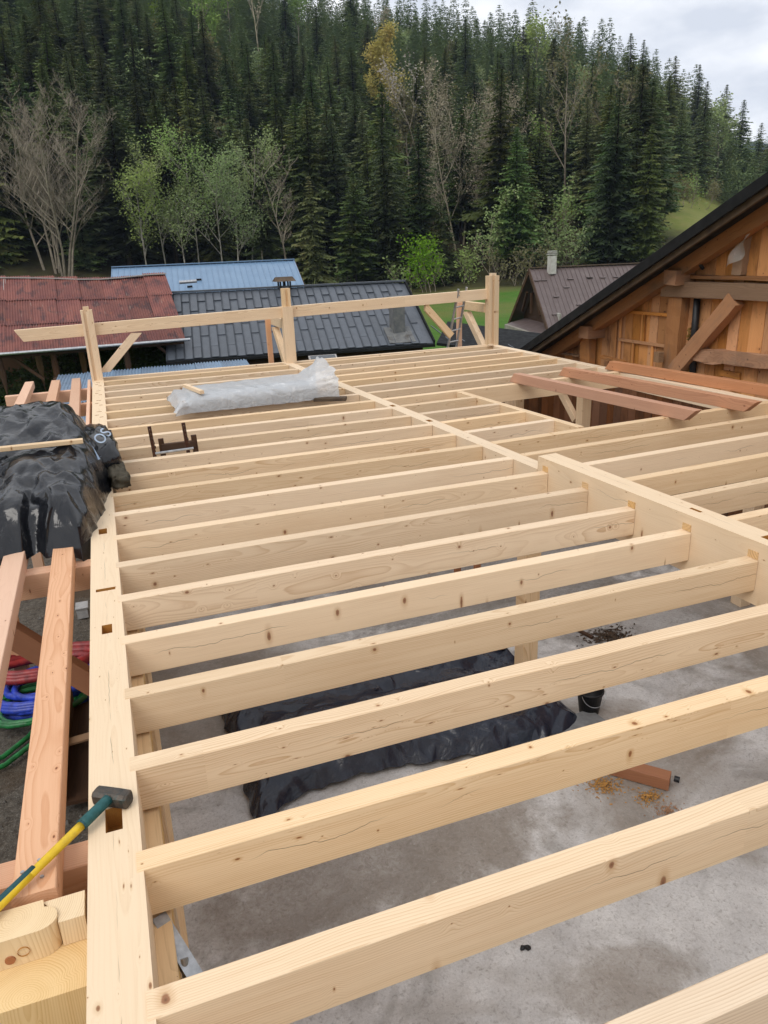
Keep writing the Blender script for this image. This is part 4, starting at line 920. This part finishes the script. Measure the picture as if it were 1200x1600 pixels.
bar('porch_wall', wh, gw-u*.4+n*2.8+Vector((0, 0, -3.2)), gw-u*.4-n*2.6+Vector((0, 0, -3.2)), 1.8, 1.6, 'render')
for k in range(3): bar('gable_brace', wh, RLw+u*.1+n*(1.6*(k-1))+Vector((0, 0, -2.4)), RLw+u*.1+n*(.8*(k-1))+Vector((0, 0, -1.3)), .12, .12, 'darkwood', up=-u)

# low blue corrugated lean-to beyond the balcony
ll = thing('corrugated_lean_to', (0., 21., -.1), 'low grey blue corrugated roof between the balcony end and the shed', 'lean-to')
lm = corrugated(.9, 4.2, .1, .022, 'roofbluelow', 'corrugated_sheet')
for j in range(7):
    for k in range(2):
        o = obj('corrugated_sheet', lm, ll); setm(o, frame_mat((-1.75+.88*j, 17.2+4.1*k, 1.02+.24*k+.012*(j % 2)), (1, -.06, 0), (0, 1, .06)))
for x, y in ((-1.6, 17.4), (1., 17.3), (3.8, 17.2), (-1.6, 25.2), (1., 25.1), (3.8, 25.)):
    bar('post', ll, (x, y, -.1), (x, y, 1.0 if y < 20 else 1.46), .12, .12, 'darkwood', up=(0, -1, 0))

# ---------------------------------------------------------------- plants
def leaf_cloud(pts, size, r, n):
    V = np.zeros((n*4, 3)); idx = 0
    for k in range(n):
        p = pts[k]; s_ = size*r.uniform(.6, 1.4); a = Vector((r.gauss(0, 1), r.gauss(0, 1), r.gauss(0, .6))).normalized(); c_ = a.cross(Vector((r.gauss(0, 1), r.gauss(0, 1), r.gauss(0, 1)))).normalized()
        for (q, t) in ((-1, 0), (0, -.55), (1, 0), (0, .55)): V[idx] = p+a*(q*s_)+c_*(t*s_); idx += 1
    return V
def np_mesh(name, V, F, mat, n=4):
    me = D.meshes.new(name); V = np.asarray(V, dtype=np.float32); k = len(F)
    me.vertices.add(len(V)); me.vertices.foreach_set('co', V.ravel()); F = np.asarray(F, dtype=np.int32)
    me.loops.add(F.size); me.loops.foreach_set('vertex_index', F.ravel()); me.polygons.add(len(F))
    me.polygons.foreach_set('loop_start', np.arange(0, F.size, F.shape[1], dtype=np.int32)); me.update(calc_edges=True); me.validate()
    me.materials.append(M[mat]); return me
def quads_mesh(name, V, mat): return np_mesh(name, V, np.arange(len(V)).reshape(-1, 4), mat)

def spruce_crown(seed, Ht, Rm, whorls, nb, dens, z0=.06):
    r = random.Random(seed); T = []
    for k in range(whorls):
        t = (k+r.uniform(-.3, .3))/whorls; t = min(max(t, 0), 1.); t = min(1-(1-t)**1.25, .992); z = Ht*(z0+(1-z0)*t); Lb = Rm*((1-t)**.68)*(.95 if t > .12 else .65+2.5*t)*r.uniform(.8, 1.1)+.16
        m_ = max(4, int(nb*(1-.4*t))); a0 = r.uniform(0, 6.28)
        for j in range(m_):
            a = a0+6.283*j/m_+r.uniform(-.3, .3); L_ = Lb*r.uniform(.5, 1.25); d = Vector((math.cos(a), math.sin(a), 0)); sd_ = Vector((-d.y, d.x, 0))
            droop = .30+.28*(1-t)+r.uniform(-.1, .12); p0 = Vector((0, 0, z+.12*L_))
            sp = lambda q: p0+d*(L_*q)+Vector((0, 0, -droop*L_*(q-.32*q*q*q)))
            wb_ = max(.12, .16*L_)
            T += [p0-sd_*wb_*.3, p0+sd_*wb_*.3, sp(1.)]
            ns = max(2, int(dens*L_/1.0))
            for i in range(ns):
                q = .15+.85*(i+r.random()*.7)/ns; c_ = sp(q); tl = (.34*L_*(1.1-q*.75)+.16)*r.uniform(.7, 1.25)
                for s_ in (-1, 1):
                    tip = c_+sd_*(s_*tl*.8)+d*tl*.5+Vector((0, 0, -tl*r.uniform(.25, .75))); wv = d*(.10+.06*L_)*r.uniform(.7, 1.3)
                    T += [c_-wv, c_+wv+Vector((0, 0, -.05)), tip]
    # leader
    for a in (0, 2.1, 4.2): T += [Vector((.12*math.cos(a), .12*math.sin(a), Ht*.95)), Vector((-.12*math.cos(a), -.12*math.sin(a), Ht*.95)), Vector((0, 0, Ht*.995))]
    return np.array([tuple(p) for p in T])
def trunk_mesh(Ht, rb, mat='darkbark', name='trunk'):
    return MB().tube([(0, 0, -1.), (0, 0, Ht*.3), (.02*Ht*.2, 0, Ht*.7), (0, 0, Ht*.97)], [rb, rb*.8, rb*.4, .02], 6, cap=False).mesh(name, mat)
protos = []
for s in range(12):
    Ht = (19, 22, 17, 20, 24, 16, 21, 18, 20, 23, 15, 19)[s]; Rm = Ht*(.20, .18, .22, .19, .165, .23, .195, .21, .18, .175, .24, .205)[s]
    T = spruce_crown(100+s, Ht, Rm, int(Ht*2.1), 10, 3.2, (.05, .14, .04, .08, .2, .04, .1, .05, .22, .12, .03, .06)[s])
    protos.append((Ht, np_mesh('crown', T, np.arange(len(T)).reshape(-1, 3), 'needle'), trunk_mesh(Ht, Ht*.013)))
lowT = [spruce_crown(300+s, 20, 20*(.20, .18, .215, .195)[s], 26, 8, 1.05, .06) for s in range(4)]

def branch_tree(seed, Ht, stems, spread, lev, twigs, rad0, start=.25, up=.5, lean=.0, kids=7):
    """returns branch segment buffer and twig tip list"""
    r = random.Random(seed); b = MB(); tips = []
    def grow(p, d, L_, rd_, lv):
        n_ = 5 if lv == 0 else 3; pts = [p]; q = Vector(p); dd = Vector(d)
        if lv == 0 and stems > 1: b.tube([(0, 0, -.9), p], [rd_, rd_], 5, cap=False)
        for i in range(n_):
            dd = (dd+Vector((r.gauss(0, .07+.05*lv), r.gauss(0, .07+.05*lv), .05+.04*lv*up))).normalized(); q = q+dd*(L_/n_); pts.append(Vector(q))
        b.tube(pts, [rd_*(1-.8*i/n_) for i in range(n_+1)], 5 if lv == 0 else 3, cap=False)
        if lv >= lev:
            tips.extend(pts[1:]); return
        m_ = kids if lv == 0 else max(3, kids-2)
        for j in range(m_):
            t_ = (start if lv == 0 else .25)+(1-(start if lv == 0 else .25))*(j+r.random())/m_; k = min(n_-1, int(t_*n_)); fr = t_*n_-k; c_ = pts[k].lerp(pts[k+1], fr)
            a = r.uniform(0, 6.283); side = Vector((math.cos(a), math.sin(a), 0)); nd = (dd*up+side*spread+Vector((0, 0, .25))).normalized()
            grow(c_, nd, L_*(.42 if lv == 0 else .5)*(1.15-.55*t_)*r.uniform(.7, 1.2), rd_*(1-.75*t_)*.5+.013, lv+1)
    for s_ in range(stems):
        a = r.uniform(0, 6.28); o_ = Vector((math.cos(a), math.sin(a), 0))*(.0 if stems == 1 else r.uniform(.4, 2.3))
        grow(o_-Vector((0, 0, .5)), Vector((o_.x*lean+r.gauss(0, .03), o_.y*lean+r.gauss(0, .03), 1)).normalized(), Ht*r.uniform(.82, 1.02), rad0*r.uniform(.7, 1.), 0)
    return b, tips
def gz(x, y): return height(x, y)
def pol(az, d): return d*math.sin(R(az))+.0, d*math.cos(R(az))
clear = []     # (az, half width deg, dmin, dmax) kept free of spruce
def broadleaf(name, az, d, Ht, lab, cat, leaf=None, nleaf=0, lsize=.2, stems=1, spread=.8, lev=2, rad0=.14, start=.35, up=.6, lean=0., kids=8, seed=1, jit=.5, bark='bark', group=None, cl=None):
    x, y = pol(az, d); t = thing(name, (x, y, gz(x, y)), lab, cat, group)
    b, tips = branch_tree(seed, Ht, stems, spread, lev, 0, rad0, start, up, lean, kids)
    b.build('trunk', bark, t)
    if leaf and tips:
        r = random.Random(seed+50); pts = [tips[r.randrange(len(tips))]+Vector((r.gauss(0, jit), r.gauss(0, jit), r.gauss(0, jit))) for _ in range(nleaf)]
        obj('crown', quads_mesh('crown', leaf_cloud(pts, lsize, r, nleaf), leaf), t)
    if cl: clear.append((az, cl, d-45, d+1.5))
    return t
G = 'light green birches at the forest edge'
broadleaf('bare_tree', -2.4, 87, 15.5, 'large bare grey tree with many stems at the left forest edge', 'tree', stems=8, spread=1.0, lev=3, rad0=.15, start=.2, up=.75, lean=.15, kids=10, seed=4, cl=4.3)
for k, (az, d, Ht, lab) in enumerate(((3.7, 84, 11, 'leftmost light green birch behind the blue roof'), (4.8, 86, 13, 'second light green birch from the left behind the blue roof'), (6.1, 83, 10.5, 'short light green birch between the taller birches'),
        (7.2, 86, 16.5, 'tallest pale trunked birch behind the blue roof'), (8.8, 84, 12.5, 'light green birch right of the tallest one'), (9.8, 85, 12, 'second birch right of the tallest one with a straight bare trunk'), (10.9, 88, 14, 'rightmost light green birch beside the dead snag'))):
    broadleaf('birch_tree', az, d, Ht, lab, 'tree', 'leaf', 2600, .11, 1, .75, 2, .14, .36, .55, 0., 10, 20+k, .42, 'birchbark', group=G, cl=1.0)
broadleaf('bare_tree', 13.5, 86, 12.5, 'small bare tree right of the birches behind the blue roof ridge', 'tree', None, 0, .1, 1, .95, 3, .15, .3, .7, 0, 9, 41, cl=1.6)
broadleaf('dead_snag', 11.7, 82, 5.6, 'thin dead snag standing behind the blue roof', 'snag', None, 0, .1, 1, .4, 0, .12, .9, .5, 0, 2, 43)
broadleaf('golden_tree', 20.7, 152, 17.5, 'golden yellow tree high among the dark spruces', 'tree', 'goldleaf', 6000, .2, 1, .55, 2, .2, .25, .8, 0, 10, 45, .5, cl=1.35)
broadleaf('yellow_green_tree', 22.5, 128, 12, 'slim yellow green tree below the golden one', 'tree', 'oliveleaf', 2200, .2, 1, .5, 2, .14, .15, .8, 0, 9, 47, .4, cl=.9)
broadleaf('budding_tree', 26.7, 96, 17.5, 'fuzzy brown budding tree with fine upright twigs in the middle of the forest edge', 'tree', 'twig', 14000, .085, 5, .7, 3, .15, .12, .85, .14, 8, 49, .6, 'twig', cl=2.2)
broadleaf('blossom_tree', 24.3, 104, 17, 'slender tree with whitish blossom left of the fuzzy brown tree', 'tree', 'blossom', 420, .16, 1, .55, 2, .14, .75, .8, 0, 9, 51, .3, cl=.8)
broadleaf('olive_tree_crown', 33.8, 108, 17, 'bare olive brown tree above the brown chalet roof', 'tree', 'oliveleaf', 1500, .2, 2, .75, 3, .18, .3, .8, .1, 8, 53, .5, cl=2.1).name = 'budding_tree'
for k, (az, d, Ht, mt_, lab, nl) in enumerate(((24.6, 78, 5, 'brightleaf', 'bright green bush left of the right purlin post', 1500), (26.2, 84, 4.2, 'leaf', 'low green bush just behind the right purlin post', 1200), (28.6, 86, 8.2, 'leaf', 'tall light green shrub right of the purlin post', 2200),
        (31.1, 87, 8.4, 'leaf', 'tall light green shrub left of the brown chalet chimney', 2200), (34.2, 86, 5.6, 'leaf', 'light green shrub above the brown chalet ridge', 1300), (29.9, 80, 4.0, 'oliveleaf', 'olive brown bush between the two tall shrubs', 900),
        (40.2, 118, 4., 'oliveleaf', 'olive shrub on the grassy slope above the black roof edge', 1000), (41.4, 128, 4.5, 'leaf', 'light green shrub on the grassy slope above the black roof edge', 900), (42.2, 140, 4., 'oliveleaf', 'uppermost olive shrub on the grassy slope at right', 900), (22.6, 82, 3., 'leaf', 'low bush at the right end of the grey roof', 600), (8., 78, 2.6, 'brightleaf', 'low green undergrowth below the birches', 500), (17.5, 84, 3.2, 'leaf', 'small green bush right of the blue house gable', 500))):
    broadleaf('leafy_shrub', az, d, Ht, lab, 'shrub', mt_, nl, .15, 4, .8, 2, .06, .12, .7, .25, 7, 60+k, .45, group='green shrubs at the forest edge', cl=.7)
for k, (az, d, Ht, mt_, lab) in enumerate(((9.5, 172, 14, 'brightleaf', 'bright green tree high in the left part of the forest'), (15.2, 225, 15, 'brightleaf', 'bright green treetop near the upper edge of the forest'), (10.7, 214, 14, 'brightleaf', 'bright green treetop above the bare pale trunk'), (43.0, 190, 15, 'leaf', 'light green tree on the right flank of the forest'),
        (9.6, 150, 12, 'oliveleaf', 'olive green tree below the bright green one'), (31.2, 190, 15, 'leaf', 'fresh green treetop right of the forest centre'))):
    broadleaf('leafy_tree', az, d, Ht, lab, 'tree', mt_, 1800, .26, 1, .75, 2, .18, .4, .7, 0, 9, 80+k, .6, group='fresh green trees inside the forest', cl=.55)
for k, (az, d, Ht, lab) in enumerate(((8.7, 195, 16, 'bare grey treetop high in the left part of the forest'), (12.4, 200, 20, 'tall bare pale tree high in the forest'), (20.6, 205, 15, 'bare treetop above the golden tree'), (24., 150, 15, 'bare tree right of the golden tree'))):
    broadleaf('bare_tree', az, d, Ht, lab, 'tree', 'twig', 300, .2, 1, .6, 3, .2, .3, .8, 0, 8, 90+k, .3, 'twig', cl=.8)

rr_ = random.Random(77)
for k in range(26):
    az, d = rr_.uniform(-4, 38), rr_.uniform(98, 235); mt_ = rr_.choice(('leaf', 'leaf', 'oliveleaf', 'brightleaf', 'oliveleaf'))
    broadleaf('leafy_tree', az, d, rr_.uniform(7, 11.5), 'pale leafy tree showing among the dark spruces of the hillside', 'tree', mt_, 1300, .2, 1, .75, 2, .14, .3, .7, 0, 9, 200+k, .5, 'bark', group='pale trees scattered through the forest', cl=.35)

# spruces
pts = []; r = random.Random(5)
cells = {}
def far_enough(x, y, s_):
    cx, cy = int(x//6), int(y//6)
    for i in (-1, 0, 1):
        for j in (-1, 0, 1):
            for (a, b_) in cells.get((cx+i, cy+j), ()):
                if (a-x)**2+(b_-y)**2 < s_*s_: return False
    cells.setdefault((cx, cy), []).append((x, y)); return True
tries = 0
while tries < 48000:
    tries += 1
    az = r.uniform(-24, 56); d = math.sqrt(r.uniform(83**2, 290**2))
    if any(abs(az-c[0]) < c[1] and c[2] < d < c[3] for c in clear): continue
    if 39.3 < az < 42.6 and d < 140: continue
    if az > 41 and d < 148+1.5*(az-41): continue
    if az < 14 and d < 90+3*math.sin(az*2.) : continue
    x, y = pol(az, d)
    if far_enough(x, y, 2.9 if d < 130 else 3.8): pts.append((az, d, x, y))
sizes = []
for az, d, x, y in pts:
    k = r.randrange(12); s_ = r.choice((r.uniform(.48, .72), r.uniform(.6, .86)))*(1.05 if d > 200 else 1.)
    sizes.append((protos[k][0]*s_/d*(1 if -6 < az < 47 else .2), az, d, x, y, k, s_))
# a few placed by hand in front
for az, d, Ht, k in ((22.0, 84, 8.5, 2), (24.9, 85, 9.5, 10), (15.3, 88, 19, 8), (17.8, 89, 17, 4), (19.6, 92, 14.5, 1), (29.9, 94, 13.5, 3), (31.5, 97, 14, 6), (36.2, 93, 13, 7), (38.4, 96, 14.5, 0), (1.5, 92, 15, 9), (3.2, 95, 16, 6), (12., 92, 15, 3), (5.6, 94, 16, 0), (-6., 90, 16, 5), (28.3, 104, 15, 9), (35., 99, 15, 4), (13.9, 93, 16, 11)):
    x, y = pol(az, d); sizes.append((9., az, d, x, y, k, Ht/protos[k][0]))
sizes.sort(key=lambda q: -q[0])
FRONT = {(22.0, 84): 'small dark young spruce left of the right purlin post', (24.9, 85): 'small dark young spruce just above the right purlin post', (15.3, 88): 'tall thin crowned spruce with bare lower trunk right of the blue roof',
         (17.8, 89): 'tall open crowned spruce above the grey roof', (19.6, 92): 'tall dark spruce above the right half of the grey roof'}
for q in sizes[:300]:
    _, az, d, x, y, k, s_ = q
    lab = FRONT.get((az, d))
    t = thing('spruce_tree', (x, y, gz(x, y)-.2), lab or 'dark green spruce standing among many others in the hillside forest', 'tree', 'spruces of the hillside forest', r.uniform(0, 6.28))
    wx = r.uniform(1.02, 1.5); t.scale = (s_*wx, s_*wx*r.uniform(.9, 1.1), s_); t.rotation_euler = (r.gauss(0, .025), r.gauss(0, .025), t.rotation_euler[2])
    obj('trunk', protos[k][2], t); obj('crown', protos[k][1], t)
Vs = []
for q in sizes[300:]:
    _, az, d, x, y, k, s_ = q; T = lowT[k % 4]; hs_k = protos[k][0]/20*s_; a = r.uniform(0, 6.28); ca, sa = math.cos(a), math.sin(a)
    X = (T*np.array([1.5, 1.5, 1.])) @ np.array([[ca, sa, 0], [-sa, ca, 0], [0, 0, 1]])*hs_k+np.array([x, y, gz(x, y)-.2]); Vs.append(X)
Vs = np.concatenate(Vs)
tag(obj('distant_spruces', np_mesh('distant_spruces', Vs, np.arange(len(Vs)).reshape(-1, 3), 'needle')), 'mass of distant spruces covering the upper hillside', 'forest', kind='stuff')

# hedge and garden bushes behind the shed posts
def hedge(name, c, dims, n, mat, lab, size=.09, cat='hedge'):
    r = random.Random(int(c[0]*7)+3); t = thing(name, c, lab, cat); P = []
    for k in range(n):
        while True:
            p = Vector((r.uniform(-1, 1), r.uniform(-1, 1), r.uniform(-1, 1)))
            if .72 < max(abs(p.x)**3+abs(p.z)**3, abs(p.y)) and abs(p.x)**3+abs(p.y)**3+abs(p.z)**3 < 1.25: break
        P.append(Vector((p.x*dims[0], p.y*dims[1], (p.z+1)*dims[2]))*(1+.05*r.gauss(0, 1)))
    obj('foliage', quads_mesh('foliage', leaf_cloud(P, size, r, n), mat), t)
    MB().tube([(0, 0, -.1), (0, 0, dims[2]*1.2)], [.06, .03], 6).build('stem', 'darkbark', t)
hedge('clipped_hedge', (1.6, 29.6, -.1), (1.9, .7, 1.0), 9000, 'hedge', 'clipped dark green hedge seen under the rusty shed roof')
for k, (x, y, a, h_, lab) in enumerate(((-3.2, 27.9, .9, .75, 'garden bush at the far left under the shed roof'), (-2.0, 29.2, .9, .9, 'dark garden bush between the shed posts'), (-.8, 29.8, .8, .95, 'bush left of the clipped hedge'), (3.4, 26.6, .25, .8, 'small bright bush beside the grey house wall'))):
    hedge('garden_bush', (x, y, -.1), (a, .7, h_), 2200, 'brightleaf' if k == 3 else 'hedge', lab, .08, 'bush')

# ---------------------------------------------------------------- haze
hz = MB().box((0, 0, 78), (8300, 8300, 168)).build('haze', None); tag(hz, kind='stuff'); hz.display_type = 'WIRE'
hm_ = D.materials.new('valley_haze'); hm_.use_nodes = True; t_ = hm_.node_tree; t_.nodes.clear()
vo = t_.nodes.new('ShaderNodeVolumePrincipled'); vo.inputs['Color'].default_value = (.62, .76, 1, 1); vo.inputs['Density'].default_value = .00018
t_.links.new(vo.outputs[0], t_.nodes.new('ShaderNodeOutputMaterial').inputs['Volume']); hz.data.materials.append(hm_)
